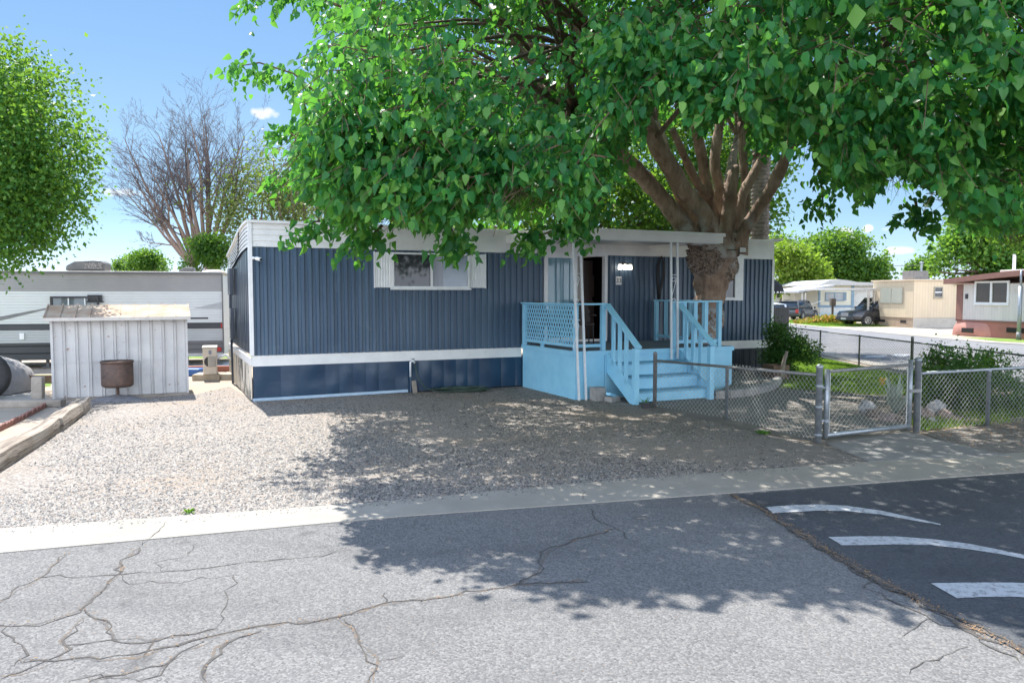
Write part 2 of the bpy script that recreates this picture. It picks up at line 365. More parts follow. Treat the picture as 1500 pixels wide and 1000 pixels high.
# side street
sheet('side_street', [(10.9, 10), (10.6, 21), (10.9, 27), (11.3, 60), (11.5, 140), (20.5, 140), (19.0, 60), (18.8, 50), (19.8, 32), (26, 20), (40, 14), (60, 12), (60, 8)], .006, GM['far'])
mb = MB(); mb.prism([(10.35, 12), (10.9, 12), (10.6, 21), (10.9, 27), (11.5, 140), (10.9, 140), (10.35, 27), (10.1, 21)], 0, .03); tag(mb.build('street_kerb', conc), kind='structure')
mb = MB(); mb.prism([(18.8, 50), (19.0, 60), (20.5, 140), (21.1, 140), (19.6, 60), (19.4, 50), (20.4, 32.3), (26.4, 20.5), (40, 14.6), (40, 14), (26, 20), (19.8, 32)], 0, .03); tag(mb.build('far_kerb', conc), kind='structure')
sheet('driveway', [(20.5, 38), (21, 47.4), (30, 47), (30, 38.8)], .007, M('pale_driveway', (.36, .32, .27), (.30, .27, .22), .8, .9, .3, 30))
sheet('verge', [(19.6, 48.5), (19.8, 62), (24, 62), (24, 48.0)], .007, GM['lawn'])
sheet('front_verge', [(21.0, 33.2), (21.4, 36.4), (24, 33.8), (30, 27), (27, 21.5)], .007, GM['lawn'])
# ground behind the caravan
sheet('back_lawn', [(-60, 23.5), (-4, 24.2), (-4, 25.5), (-60, 24.9)], .006, GM['lawn'])
sheet('back_path', [(-60, 20.6), (-6.2, 21.6), (-6.2, 22.8), (-60, 22.0)], .006, M('back_concrete', (.52, .50, .46), (.45, .43, .40), 1, .85))
sheet('left_pad', [G(-160, 575)[:2], G(66, 573)[:2], G(70, 586)[:2], G(-160, 600)[:2]], .006, M('left_concrete', (.36, .34, .30), (.28, .26, .23), 2, .85, .3, 30))
sheet('left_lawn', [G(-260, 549)[:2], G(78, 549)[:2], G(74, 566)[:2], G(-260, 566)[:2]], .006, GM['lawn'])

# darker patch of newer asphalt with worn white arcs (speed hump)
seam = [(1070, 725), (1112, 744), (1150, 768), (1185, 790), (1230, 818), (1290, 852), (1350, 882), (1420, 918), (1500, 958), (1600, 1006)]
patch = [G(x, y) for x, y in seam] + [G(1680, 1000), G(1640, 690), G(1500, 694), G(1250, 712), G(1160, 719)]
sheet('asphalt_patch', [p[:2] for p in patch], .008, GM['patch'])
def road_mark(name, top, bot):
    mb = MB(); n = len(top); mb.add([(*G(*p)[:2], .012) for p in top] + [(*G(*p)[:2], .012) for p in bot], [(i, n + i, n + i + 1, i + 1) for i in range(n - 1)])
    return tag(mb.build(name, GM['paint']), kind='structure')
road_mark('road_marking', [(1122, 744), (1160, 741), (1200, 740), (1240, 742), (1290, 749), (1340, 760), (1378, 769)], [(1132, 753), (1165, 751), (1202, 749), (1240, 750), (1290, 755), (1340, 764), (1378, 770.5)])
road_mark('road_marking', [(1213, 788), (1260, 787), (1310, 787), (1365, 791), (1420, 798), (1470, 808), (1520, 818)], [(1233, 800), (1265, 800), (1310, 799), (1365, 800), (1420, 806), (1470, 814), (1520, 824)])
road_mark('road_marking', [(1363, 856), (1420, 855), (1480, 855), (1560, 858)], [(1402, 878), (1440, 876), (1490, 876), (1560, 880)])
for a in [(1270, 521, 1300, 524), (1312, 519, 1335, 522), (1380, 513, 1404, 516)]:
    road_mark('road_marking', [(a[0], a[1]), (a[2], a[1])], [(a[0] - 6, a[3]), (a[2] - 6, a[3])])

# cracks traced over the asphalt: thin dark ribbons, some filled with dry litter
RZ_ = [0]
def ribbon(mb, pts, wd, z, jit=.018):
    RZ_[0] += 1; z += RZ_[0] * .00004
    P = []
    for i in range(len(pts) - 1):
        a, b = G(*pts[i]), G(*pts[i + 1]); k = max(2, int((b - a).length / .06))
        for j in range(k): P.append(a.lerp(b, j / k))
    P.append(G(*pts[-1])); m = len(P); vs = []
    off = [0.0] * m; x = 0
    for i in range(m): x = x * .75 + random.gauss(0, jit); off[i] = x
    for i, p in enumerate(P):
        d = (P[min(i + 1, m - 1)] - P[max(i - 1, 0)]).normalized(); nrm = Vector((-d.y, d.x, 0))
        q = p + nrm * off[i]; ww = wd * random.uniform(.35, 1.5) * (0.35 if i in (0, m - 1) else 1)
        vs += [(q + nrm * ww / 2)[:2] + (z,), (q - nrm * ww / 2)[:2] + (z,)]
    mb.add(vs, [(2 * i, 2 * i + 1, 2 * i + 3, 2 * i + 2) for i in range(m - 1)])
    return P
CR = [([(98, 812), (60, 845), (0, 882)], .022), ([(205, 802), (180, 820), (178, 838), (150, 866), (125, 888), (115, 897), (60, 912), (0, 916)], .03), ([(55, 845), (110, 846), (180, 842), (260, 834), (330, 829), (400, 820), (470, 815), (515, 806)], .018),
      ([(125, 893), (150, 910), (172, 935), (215, 938), (270, 932), (320, 922)], .026), ([(120, 905), (100, 925), (85, 940), (95, 953), (75, 970), (30, 985), (0, 990)], .02), ([(85, 944), (140, 940), (172, 936)], .016),
      ([(30, 970), (80, 969), (130, 965), (200, 962), (260, 945), (320, 930), (360, 922), (420, 912), (480, 908), (530, 896), (560, 887), (620, 882), (700, 869), (760, 857), (820, 853), (860, 850)], .032),
      ([(225, 935), (210, 955), (200, 965)], .02), ([(130, 998), (180, 985), (240, 975), (262, 955), (300, 940)], .022), ([(200, 1000), (235, 990), (265, 960)], .02), ([(300, 1000), (298, 975), (320, 950), (350, 935), (385, 928)], .035), ([(18, 916), (15, 930), (30, 945), (35, 962), (28, 975)], .018),
      ([(500, 908), (520, 925), (530, 950), (555, 975), (540, 1000)], .022), ([(555, 970), (590, 960)], .015), ([(235, 840), (228, 825), (275, 815), (278, 798)], .012), ([(178, 840), (190, 856), (280, 850), (350, 842)], .012), ([(340, 842), (330, 870), (320, 890), (325, 918)], .012),
      ([(200, 1000), (150, 985), (100, 999)], .015), ([(860, 850), (875, 836)], .01), ([(760, 857), (790, 838), (800, 810), (850, 790), (900, 775)], .028), ([(860, 745), (880, 765), (905, 775), (925, 790)], .018), ([(560, 885), (565, 868)], .012),
      ([(1335, 990), (1350, 978), (1385, 962), (1410, 945)], .016), ([(1318, 935), (1345, 920), (1350, 906), (1370, 903)], .010), ([(980, 790), (1050, 780), (1130, 776)], .008),
      ([(205, 800), (232, 780), (245, 765)], .012), ([(860, 735), (855, 716)], .01), ([(1290, 700), (1420, 699), (1500, 698)], .006)]
mb = MB(); mo = MB(); crack_pts = []
for pts, wd in CR:
    if wd >= .02 and pts[0] != (205, 800): ribbon(mo, pts, wd * .62, .0046, .012)
ribbon(mo, seam, .045, .0092, .02)
for pts, wd in CR: crack_pts.append((ribbon(mb, pts, wd * .5, .0165 if pts[0] in ((205, 800), (860, 735)) else .0062), wd))
ribbon(mb, seam, .028, .0125, .02); ribbon(mb, [(1190, 800), (1240, 835), (1300, 865), (1380, 900), (1470, 945)], .03, .0065, .02)
ribbon(mb, [(1270, 842), (1290, 870), (1330, 890), (1420, 925), (1500, 972)], .012, .0066, .03)
CRACKM = M('crack_shadow', (.045, .042, .040), (.09, .08, .07), 20, .95)
tag(mb.build('asphalt_cracks', CRACKM), kind='structure')
msd, N_, L_, b_ = newmat('crack_sand'); co = coords(N_, L_); pn_ = noise_node(N_, L_, co, 5, 6, .7)
L_.new(ramp(N_, L_, pn_, [(.46, (.10, .097, .094)), (.60, (.14, .105, .075)), (.76, (.22, .14, .08))]), b_.inputs['Base Color']); b_.inputs['Roughness'].default_value = .95; bumpn(N_, L_, b_, noise_node(N_, L_, co, 120, 4), .6, .01)
tag(mo.build('crack_fill', msd), kind='structure')
# dry litter lying along the wider cracks
litter = []
def scatter_litter(P, k, sp):
    for i in range(k):
        p = random.choice(P); litter.append((p.x + random.gauss(0, sp), p.y + random.gauss(0, sp), .012, random.uniform(.003, .010)))
for P, wd in crack_pts:
    if wd > .021: scatter_litter(P, int(len(P) * 1.6), .012)
SP = [G(*seam[i]).lerp(G(*seam[i + 1]), j / 20) for i in range(len(seam) - 1) for j in range(20)]
scatter_litter(SP, 1500, .035)
for i in range(1500):
    x = random.uniform(0, 1500); y = random.uniform(700, 990); p = G(x, y); litter.append((p.x, p.y, .016, random.uniform(.002, .005)))
for i in range(900):
    t = random.uniform(0, 9); p = HL(t, -abs(random.gauss(0, .35)) - .05); litter.append((p.x, p.y, .02, random.uniform(.006, .018)))
for i in range(900):
    p = G(random.uniform(1345, 1540), 612 + abs(random.gauss(0, 22))); litter.append((p.x, p.y, .016, random.uniform(.008, .03)))
la = np.array(litter); n = len(la); ang = rng.uniform(0, 6.28, n); s_ = la[:, 3:4]
tx = np.stack([np.cos(ang), np.sin(ang), rng.uniform(-.3, .3, n)], 1); ty = np.stack([-np.sin(ang), np.cos(ang), rng.uniform(-.4, .4, n)], 1)
c_ = la[:, :3] + np.array([0, 0, .004])
V = np.concatenate([c_ - tx * s_ * 1.2, c_ - ty * s_ * .45, c_ + tx * s_ * 1.2, c_ + ty * s_ * .45], 1).reshape(-1, 3)
mlit, N_, L_, b_ = newmat('dry_litter'); gg = N_.new('ShaderNodeNewGeometry')
L_.new(ramp(N_, L_, gg.outputs['Random Per Island'], [(0, (.20, .115, .055)), (.5, (.26, .16, .08)), (1, (.10, .07, .045))]), b_.inputs['Base Color']); b_.inputs['Roughness'].default_value = .9
tag(fastmesh('leaf_litter', V, [np.arange(n * 4).reshape(-1, 4)], mlit), 'dry brown leaf bits lying along cracks and on the gravel', 'litter', kind='stuff')

# loose stones over the gravel yard and the planting bed
def inpoly(x, y, poly):
    c = np.zeros(len(x), bool); m = len(poly)
    for i in range(m):
        x1, y1 = poly[i][:2]; x2, y2 = poly[(i + 1) % m][:2]
        if y1 == y2: continue
        k = ((y1 > y) != (y2 > y)) & (x < (x2 - x1) * (y - y1) / (y2 - y1) + x1); c ^= k
    return c
def stones(name, xs, ys, zs, size, mat):
    n = len(xs); base = np.array([(1, 0, 0), (0, 1, 0), (-1, 0, 0), (0, -1, 0), (0, 0, 1), (.5, .5, .55)])[:5]
    V = np.repeat(base[None], n, 0) + rng.normal(0, .22, (n, 5, 3)); V[:, :, 2] = np.clip(V[:, :, 2], -.15, 1)
    V *= size[:, None, None] * rng.uniform(.6, 1.25, (n, 1, 3)); a = rng.uniform(0, 6.28, n); ca, sa = np.cos(a)[:, None], np.sin(a)[:, None]
    X = V[:, :, 0] * ca - V[:, :, 1] * sa; Y = V[:, :, 0] * sa + V[:, :, 1] * ca
    V = np.stack([X + xs[:, None], Y + ys[:, None], V[:, :, 2] * .8 + zs[:, None]], 2).reshape(-1, 3)
    T = np.array([(0, 1, 4), (1, 2, 4), (2, 3, 4), (3, 0, 4)]); Fc = (T[None] + (np.arange(n) * 5)[:, None, None]).reshape(-1, 3)
    return fastmesh(name, V, [Fc], mat)
mst, N_, L_, b_ = newmat('stone_chips'); gg = N_.new('ShaderNodeNewGeometry')
L_.new(ramp(N_, L_, gg.outputs['Random Per Island'], [(0, (.045, .046, .05)), (.25, (.125, .123, .12)), (.5, (.215, .202, .186)), (.8, (.32, .295, .262)), (1, (.22, .17, .13))]), b_.inputs['Base Color']); b_.inputs['Roughness'].default_value = .85
px_ = rng.uniform(-60, 1300, 150000); py_ = 560 + rng.uniform(0, 1, 150000) ** .8 * 225
gp = np.array([G(a, b)[:2] for a, b in zip(px_, py_)]); keep = inpoly(gp[:, 0], gp[:, 1], gy)
pn = np.array([noise.noise(Vector((a * .55, b * .55, 3))) for a, b in gp]); keep &= (rng.uniform(-.45, .35, len(pn)) < pn * 1.5 + .10) & (rng.uniform(0, 1, len(pn)) < np.clip(1.25 - (gp[:, 0] + .5) * .27, .12, 1))
gp = gp[keep]; dist = gp[:, 1]
tag(stones('gravel', gp[:, 0], gp[:, 1], np.full(len(gp), .006), rng.uniform(.006, .015, len(gp)) * (1 + .03 * dist), mst), 'pale grey and tan gravel chips spread over the yard', 'gravel', kind='stuff')

sk_ = []
for i in range(1400):
    x_ = random.uniform(-40, 1290); k_ = int(np.searchsorted([p.x for p in KU], G(x_, 740).x)); k_ = min(max(k_, 1), len(KU) - 1); a_, b_ = KU[k_ - 1], KU[k_]; p_ = a_.lerp(b_, random.random()); off_ = abs(random.gauss(0, .10)); sk_.append((p_.x, p_.y - off_))
sk_ = np.array(sk_); tag(stones('kerb_gravel', sk_[:, 0], sk_[:, 1], np.full(len(sk_), .018), rng.uniform(.005, .014, len(sk_)), mst), 'stray gravel chips spilled onto the concrete kerb strip', 'gravel', kind='stuff')
# ------------------------------------------------------------------ foliage helpers
LEAF = np.array([(0, 0, 0), (-.36, .18, .12), (-.33, .62, .09), (0, 1.18, -.18), (0, .5, 0), (.36, .18, .12), (.33, .62, .09)])
LF4 = np.array([(0, 4, 2, 1), (0, 5, 6, 4)]); LF3 = np.array([(4, 3, 2), (4, 6, 3)])
def leaves(name, pos, dirs, size, mat, parent, simple=False, side=None):
    n = len(pos); d = dirs / np.linalg.norm(dirs, axis=1, keepdims=True)
    s = side if side is not None else rng.normal(0, 1, (n, 3)); s = s - d * (s * d).sum(1, keepdims=True); s /= np.linalg.norm(s, axis=1, keepdims=True); u = np.cross(s, d)
    T = LEAF if not simple else np.array([(0, 0, 0), (-.38, .5, .08), (0, 1.1, -.05), (.38, .5, .08)])
    k = len(T); curl = rng.uniform(.1, 2.8, n)[:, None, None]
    V = pos[:, None, :] + (s[:, None, :] * T[None, :, 0:1] + d[:, None, :] * T[None, :, 1:2] + u[:, None, :] * T[None, :, 2:3] * curl) * size[:, None, None]
    V = V.reshape(-1, 3); b = (np.arange(n) * k)[:, None, None]
    F_ = [(LF4[None] + b).reshape(-1, 4), (LF3[None] + b).reshape(-1, 3)] if not simple else [(np.array([(0, 3, 2, 1)])[None] + b).reshape(-1, 4)]
    return fastmesh(name, V, F_, mat, parent)
def blob_points(blobs, n, shell=.55):
    """points in a set of ellipsoids (cx,cy,cz,rx,ry,rz), denser towards their skins"""
    vol = np.array([b[3] * b[4] * b[5] for b in blobs]) ** .7; vol /= vol.sum(); idx = rng.choice(len(blobs), n, p=vol); B = np.array(blobs)[idx]
    d = rng.normal(0, 1, (n, 3)); d /= np.linalg.norm(d, axis=1, keepdims=True)
    r = 1 - rng.uniform(0, 1, n) ** 1.5 * shell
    r *= 1 + .12 * np.sin(d[:, 0] * 7 + idx) * np.cos(d[:, 2] * 6 + idx * 2)
    return B[:, :3] + d * B[:, 3:] * r[:, None], d
def crown(name, blobs, n, size, mat, parent, jitter=.3, per=7, simple=True, ylim=None, droop=.5):
    c, d = blob_points(blobs, int(n * 1.35) // per); fq = .11 / size; gk = np.array([noise.noise(Vector((a * fq, b * fq, e * fq))) for a, b, e in c]) > (-.30 if jitter == .20 else -.14); c, d = c[gk], d[gk]; P = np.repeat(c, per, 0) + rng.normal(0, jitter, (len(c) * per, 3)); D = np.repeat(d, per, 0) + rng.normal(0, .8, (len(c) * per, 3)); D[:, 2] -= droop
    return leaves(name, P, D, size * rng.uniform(.6, 1.3, len(P)), mat, parent, simple)
def sub_blobs(c, r, k, s=.45, seed=0):
    """break one ellipsoid into a cluster of smaller lobes"""
    q = random.Random(seed); out = []
    for i in range(k):
        while True:
            v = Vector((q.uniform(-1, 1), q.uniform(-1, 1), q.uniform(-1, 1)))
            if .25 < v.length < .85: break
        f = s * q.uniform(.6, 1.15); out.append((c[0] + v.x * r[0], c[1] + v.y * r[1], c[2] + v.z * r[2], r[0] * f, r[1] * f, r[2] * f))
    return out
def limb(mb, a, b, r0, r1, bend=.12, n=6, segs=6):
    a, b = Vector(a), Vector(b); l = (b - a).length; off = Vector((random.gauss(0, 1), random.gauss(0, 1), random.gauss(0, .6))) * bend * l
    P = [a.lerp(b, i / segs) + off * math.sin(math.pi * i / segs) for i in range(segs + 1)]
    mb.tube(P, [r0 + (r1 - r0) * i / segs for i in range(segs + 1)], n); return P
def barkmat(name, c1, c2, sc=3, stretch=(1, 1, .3), bump=1.0):
    return M(name, c1, c2, sc, .9, bump, 9, stretch=stretch, lo=.35, hi=.65, bdist=.06)
bark_b = barkmat('brown_bark', (.20, .145, .11), (.10, .07, .052))
lm_green = leafmat('green_leaf', (.022, .08, .016), (.038, .12, .022), (.08, .18, .03))
lm_bright = leafmat('bright_leaf', (.022, .10, .022), (.05, .17, .03), (.15, .27, .045), .4)
lm_yellow = leafmat('yellow_green_leaf', (.10, .17, .02), (.16, .23, .03), (.24, .27, .04), .45)
lm_olive = leafmat('dull_leaf', (.08, .11, .04), (.13, .15, .06), (.20, .18, .09), .3)
lm_dark = leafmat('deep_green_leaf', (.025, .085, .022), (.04, .12, .03), (.07, .17, .04), .3)

def tree(name, label, base, h, blobs, n, size, lm, bm=None, tr=.18, jitter=.3, cat='tree', group=None, simple=True, fork=.45):
    t = empty(name, label, cat, base, 0, group); base = Vector(base)
    loc = [(b[0] - base.x, b[1] - base.y, b[2] - base.z, b[3], b[4], b[5]) for b in blobs]
    mb = MB(); top = Vector((random.uniform(-.2, .2), random.uniform(-.2, .2), h * fork)); limb(mb, (0, 0, -.05), top, tr, tr * .7, .04, 8)
    tk = mb.build('trunk', bm or bark_b, t, True)
    for b in loc[:14]:
        mb = MB(); e = Vector(b[:3]); limb(mb, top - Vector((0, 0, .1)), e, tr * .5, tr * .1, .08, 5); mb.build('limb', bm or bark_b, tk, True)
    crown('crown', loc, n, size, lm, t, jitter, simple=simple); return t

# ------------------------------------------------------------------ the blue home (local x along its long wall, y to the back, z up)
HLen = FR(1131, 500)[0]; HW = 4.85; BZ0, BZ1 = .66, .86; ZT = FR(366, 322)[1]; ZF = FR(370, 361)[1]
home = empty('mobile_home', 'long navy blue ribbed metal mobile home with a white top band', 'mobile home', C0, TH)
def corrugate(x0, x1, z0, z1, pitch=.138, depth=.034, y=0.0, nz=12, irr=.007, axis=0):
    prof = [(0, 0), (.30, 0), (.42, 1), (.80, 1), (.92, 0)]; xs = []; ds = []
    k = 0; x = x0
    while x < x1:
        for f, d in prof:
            xx = x0 + (k + f) * pitch
            if xx < x1: xs.append(xx); ds.append(d)
        k += 1; x = x0 + k * pitch
    xs.append(x1); ds.append(0); n = len(xs); vs = []; fs = []
    for j in range(nz + 1):
        z = z0 + (z1 - z0) * j / nz
        for i in range(n):
            q = irr * noise.noise(Vector((xs[i] * 1.7, z * 1.3, y))) * 3 if 0 < j < nz else 0
            yy = y - ds[i] * depth + q
            vs.append((xs[i], yy, z) if axis == 0 else (yy, xs[i], z))
    for j in range(nz):
        for i in range(n - 1):
            f = (j * n + i, j * n + i + 1, (j + 1) * n + i + 1, (j + 1) * n + i); fs.append(f if axis == 0 else f[::-1])
    return MB().add(vs, fs)
def laps(x0, x1, z0, z1, rows, y=0.0, proud=.012):
    """horizontal lapped siding: each course leans out at its foot"""
    mb = MB(); h = (z1 - z0) / rows; vs = []
    for i in range(rows):
        a = z0 + i * h; vs += [(y - proud, a), (y, a + h - .002), (y, a + h)]
    vs.append((y - proud, z1)); m = len(vs)
    k = 14; P = [(x0 + (x1 - x0) * i / k) for i in range(k + 1)]
    pts = [(x, yy + .002 * noise.noise(Vector((x * 2, z * 5, 1))), z) for x in P for yy, z in vs]
    return mb.add(pts, [(i * m + j, (i + 1) * m + j, (i + 1) * m + j + 1, i * m + j + 1) for i in range(k) for j in range(m - 1)])
DT0, DT1 = FR(797, 400)[0], FR(889, 400)[0]; DZ0, DZ1 = .95, FR(820, 371)[1]
# wall core with the doorway left open
mb = MB(); mb.box(.03, DT0, .03, .12, BZ1, ZF); mb.box(DT1, HLen - .03, .03, .12, BZ1, ZF); mb.box(DT0, DT1, .03, .12, DZ1, ZF); mb.box(DT0, DT1, .03, .12, BZ1, DZ0)
mb.box(.03, HLen - .03, HW - .1, HW - .03, BZ1, 2.8); mb.box(HLen - .12, HLen - .03, .121, HW - .101, BZ1, 2.8); mb.box(.04, .12, .121, HW - .101, BZ1, 2.6)
wall = mb.build('wall', navy, home)
mb = corrugate(.05, DT0 - .02, BZ1, ZF, y=.028); mb2 = corrugate(DT1 + .02, HLen - .05, BZ1, ZF, y=.028); mb.add(mb2.v, mb2.f)
mb.build('ribbed_siding', navy, home)
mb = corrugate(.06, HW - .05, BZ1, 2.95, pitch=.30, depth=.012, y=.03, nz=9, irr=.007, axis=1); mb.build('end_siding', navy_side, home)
# top band: front, end (sagging towards the back), right
laps(0, HLen, ZF, ZT - .05, 4, y=.0).build('top_band', white_siding, home)
mb = MB(); cur = [(0, ZF, ZT - .05), (.6, ZF - .01, ZT - .04), (1.4, ZF - .04, ZT - .08), (2.3, ZF - .12, ZT - .17), (3.2, ZF - .23, ZT - .3), (HW, ZF - .36, ZT - .47)]
for i in range(len(cur) - 1):
    y0, a0, b0 = cur[i]; y1, a1, b1 = cur[i + 1]
    for k in range(6):
        f0, f1 = k / 6, (k + 1) / 6
        mb.add([(-.022, y0, a0 + (b0 - a0) * f0), (-.022, y1, a1 + (b1 - a1) * f0), (-.008, y1, a1 + (b1 - a1) * f1), (-.008, y0, a0 + (b0 - a0) * f1)], [(0, 3, 2, 1)])
mb.build('end_band', white_siding, home)
mb = MB(); mb.box(HLen - .004, HLen + .01, .01, HW, BZ1, ZT - .06); mb.build('end_wall', M('pale_end_wall', (.7, .7, .68)), home)
# roof with a thin drip edge
mb = MB(); rs = []
for i in range(len(cur)):
    y0, a0, b0 = cur[i]; rs += [(y0 if i else -.05, b0)]
vs = [(-.05, y, z) for y, z in rs] + [(HLen + .12, y, z) for y, z in rs] + [(-.05, y, z + .05) for y, z in rs] + [(HLen + .12, y, z + .05) for y, z in rs]; n = len(rs)
fs = []
for i in range(n - 1): fs += [(i, n + i, n + i + 1, i + 1), (2 * n + i, 2 * n + i + 1, 3 * n + i + 1, 3 * n + i), (i, i + 1, 2 * n + i + 1, 2 * n + i), (n + i, 3 * n + i, 3 * n + i + 1, n + i + 1)]
fs += [(0, 2 * n, 3 * n, n)]
mb.add(vs, fs); mb.build('roof', white_siding, home)
MB().box(HLen - .02, HLen + .22, -.1, .5, ZT + .001, ZT + .04).build('roof_edge_overhang', white_siding, home)
# belt and corner trims
for xa, xb in ((-.004, 5.58), (9.40, HLen)):
    mb = laps(xa, xb, BZ0, BZ1, 1, y=-.008, proud=.012); mb.box(max(0, xa), xb, -.0079, .02, BZ0, BZ1 - .001); mb.build('belt_band', white_siding, home)
MB().box(-.035, -.004, -.02, HW, BZ0 + .02, BZ1 - .03).build('end_belt', white_siding, home, bevel=.004)
MB().box(-.03, .045, -.03, .028, BZ1, ZT - .052).build('corner_trim', white_paint, home, bevel=.004)
MB().box(HLen - .05, HLen + .02, -.012, .02, BZ1, ZF).build('corner_trim', white_paint, home, bevel=.003)
# skirting: flat dented sheets with seams, pale kick strip
mb = MB(); xs = [0.02]
while xs[-1] < 5.5: xs.append(min(5.62, xs[-1] + random.choice((.26, .27, .34, .5))))
for i in range(len(xs) - 1):
    a, b = xs[i], xs[i + 1]; K = 5; o = random.uniform(-.004, .004); nn = len(mb.v)
    for j in range(K + 1):
        for k in range(K + 1):
            x = a + (b - a) * k / K; z = .03 + (BZ0 - .03) * j / K
            e = math.sin(math.pi * k / K) ** .6 * (.012 + .022 * noise.noise(Vector((x * 2.3, z * 4, 9))))
            mb.v.append((x, -.0 + o - e, z))
    for j in range(K):
        for k in range(K): mb.f.append((nn + j * (K + 1) + k, nn + j * (K + 1) + k + 1, nn + (j + 1) * (K + 1) + k + 1, nn + (j + 1) * (K + 1) + k))
mb.build('skirting', navy_skirt, home, True)
mb = corrugate(9.3, HLen - .03, .02, BZ0, pitch=.2, depth=.012, y=.01, nz=4); mb.build('skirting', M('dark_skirt', (.012, .02, .032), (.02, .03, .045), 3, .5), home)
MB().box(.02, HLen - .03, .03, .06, .0, BZ0 + .02).build('skirt_backing', dark, home)
mb = MB(); mb.beam((.0, -.02, .03), (3.02, -.02, .05), .02, .055); mb.build('kick_strip', M('pale_kick', (.42, .55, .66), (.34, .46, .58), 4, .5), home)
# end skirt, grazing sun on its ribs painted in as pale streaks
mw, N_, L_, b_ = newmat('painted_rib_glare'); co = coords(N_, L_, (1, 1, .07))
f = maprange(N_, L_, noise_node(N_, L_, co, 9, 6, .75), .44, .50); L_.new(mixc(N_, L_, f, (.02, .025, .03), (.60, .54, .44)), b_.inputs['Base Color']); b_.inputs['Roughness'].default_value = .5
mb = corrugate(.02, HW - .05, .02, BZ0 + .02, pitch=.24, depth=.04, y=.0, nz=4, irr=.006, axis=1); mb.build('end_skirting', mw, home)
MB().box(-.01, .03, -.0, HW, .0, .03).build('end_skirt_sill', dark, home)

def window(par, t0, t1, z0, z1, y=-.03, split=.5, fr=.035, gm=glass_dark, curtain=None, fm=white_paint, name='window'):
    mb = MB(); d = .05
    mb.box(t0, t1, y - d, y, z0, z0 + fr); mb.box(t0, t1, y - d, y, z1 - fr, z1); mb.box(t0, t0 + fr, y - d, y, z0 + fr, z1 - fr); mb.box(t1 - fr, t1, y - d, y, z0 + fr, z1 - fr)
    o = mb.build(name, fm, par)
    g = MB(); g.box(t0 + fr, t1 - fr, y - .012, y + .01, z0 + fr, z1 - fr); g.build('pane', gm, o)
    if split: tm = t0 + (t1 - t0) * split; MB().box(tm - fr * .6, tm + fr * .6, y - d - .006, y - .0125, z0 + fr, z1 - fr).build('mullion', fm, o)
    MB().box(t0 - .03, t1 + .03, y - d - .02, y, z0 - .035, z0 - .001).build('sill', fm, o)
    return o
a0, zt = FR(573, 371); a1, zb = FR(686, 423); sh0 = FR(547, 370)[0]; sh1 = FR(711, 372)[0]
zt = FR(630, 371)[1]; zb = FR(630, 422)[1]
wn = window(home, a0, a1, zb, zt)
am = (a0 + a1) / 2
mcur = M('pale_curtain', (.60, .62, .66), (.48, .50, .55), 30, .9, stretch=(1, 1, .05))
mb = corrugate(am + .04, a1 - .05, zb + .04, zt - .04, pitch=.09, depth=.003, y=-.0455, nz=1, irr=0)
MB().box(am + .25, a1 - .037, -.047, -.0425, zb + .036, zt - .036).build('curtain_behind_glass', M('hazy_glass', (.25, .30, .36), (.20, .25, .31), 3, .15, spec=.8), wn)
MB().box(am + .03, am + .25, -.0475, -.0425, zb + .036, zt - .036).build('curtain_behind_glass', M('curtain_white', (.42, .42, .48), (.30, .31, .36), 12, .3, stretch=(6, 1, .1)), wn)
for s0, s1 in ((sh0, a0 - .005), (a1 + .005, sh1)):
    mb = corrugate(s0 + .02, s1 - .02, zb + .02, zt - .01, pitch=.055, depth=.008, y=-.03, nz=1, irr=0); mb.box(s0 + .01, s1 - .01, -.0295, .0, zb + .01, zt)
    mb.box(s0, s0 + .02, -.045, .0, zb, zt + .01); mb.box(s1 - .02, s1, -.045, 0, zb, zt + .01); mb.build('shutter', white_paint, home)
r0 = FR(1052, 400)[0]; r1 = FR(1087, 400)[0]; rz1 = FR(1085, 377)[1]; rz0 = FR(1085, 440)[1]
window(home, r0 - .75, r1 - .24, rz0 + .04, rz1 + .0)
MB().box(r1 - .235, r1, -.055, 0, rz0, rz1 + .02).build('shutter', white_paint, home)
# door opening: sliding glass leaf on the left, open brown door to the right
de = empty('front_door', None, None); de.parent = home
mb = MB(); fr = .06
mb.box(DT0, DT0 + .09, -.02, .09, DZ0, DZ1); mb.box(DT1 - .075, DT1, -.035, .09, DZ0, DZ1); mb.box(DT0 + .09, DT1 - .075, -.02, .09, DZ1 - .05, DZ1); mb.box(DT0 + .09, DT1 - .075, -.03, .10, DZ0, DZ0 + .05)
mb.build('door_frame', white_paint, de, bevel=.003)
g0 = FR(803, 400)[0]; g1 = FR(843, 400)[0]; g2 = FR(856, 400)[0]
mb = MB(); mb.box(g0, g1, .02, .032, DZ0 + .1, DZ1 - .10); gl = mb.build('glass_leaf', glass('door_glass', (.16, .30, .36), .05), de)
mb = MB(); mb.box(g0 - .04, g0, .012, .05, DZ0 + .051, DZ1 - .051); mb.box(g1, g1 + .06, .012, .05, DZ0 + .051, DZ1 - .051); mb.box(g0, g1, .012, .05, DZ1 - .10, DZ1 - .051); mb.box(g0, g1, .012, .05, DZ0 + .051, DZ0 + .1); mb.build('glass_leaf_frame', white_paint, de)
for k, f in enumerate((.30, .56, .80)):
    x = g0 + (g1 - g0) * f; MB().box(x - .012, x + .012, .014, .0195, DZ0 + .12, DZ1 - .12).build('vertical_blind', M('blind', (.12, .24, .30)), de)
MB().box(g1 + .061, g2, .055, .075, DZ0 + .05, DZ1 - .051).build('side_panel', M('panel_beige', (.36, .33, .30), (.30, .28, .26)), de)
mb = MB(); mb.box(g2 + .09, DT1 - .08, .5, .54, DZ0 + .05, DZ1 - .12); dl = mb.build('door', M('brown_door', (.075, .045, .038), (.055, .034, .03), 2, .4), de)
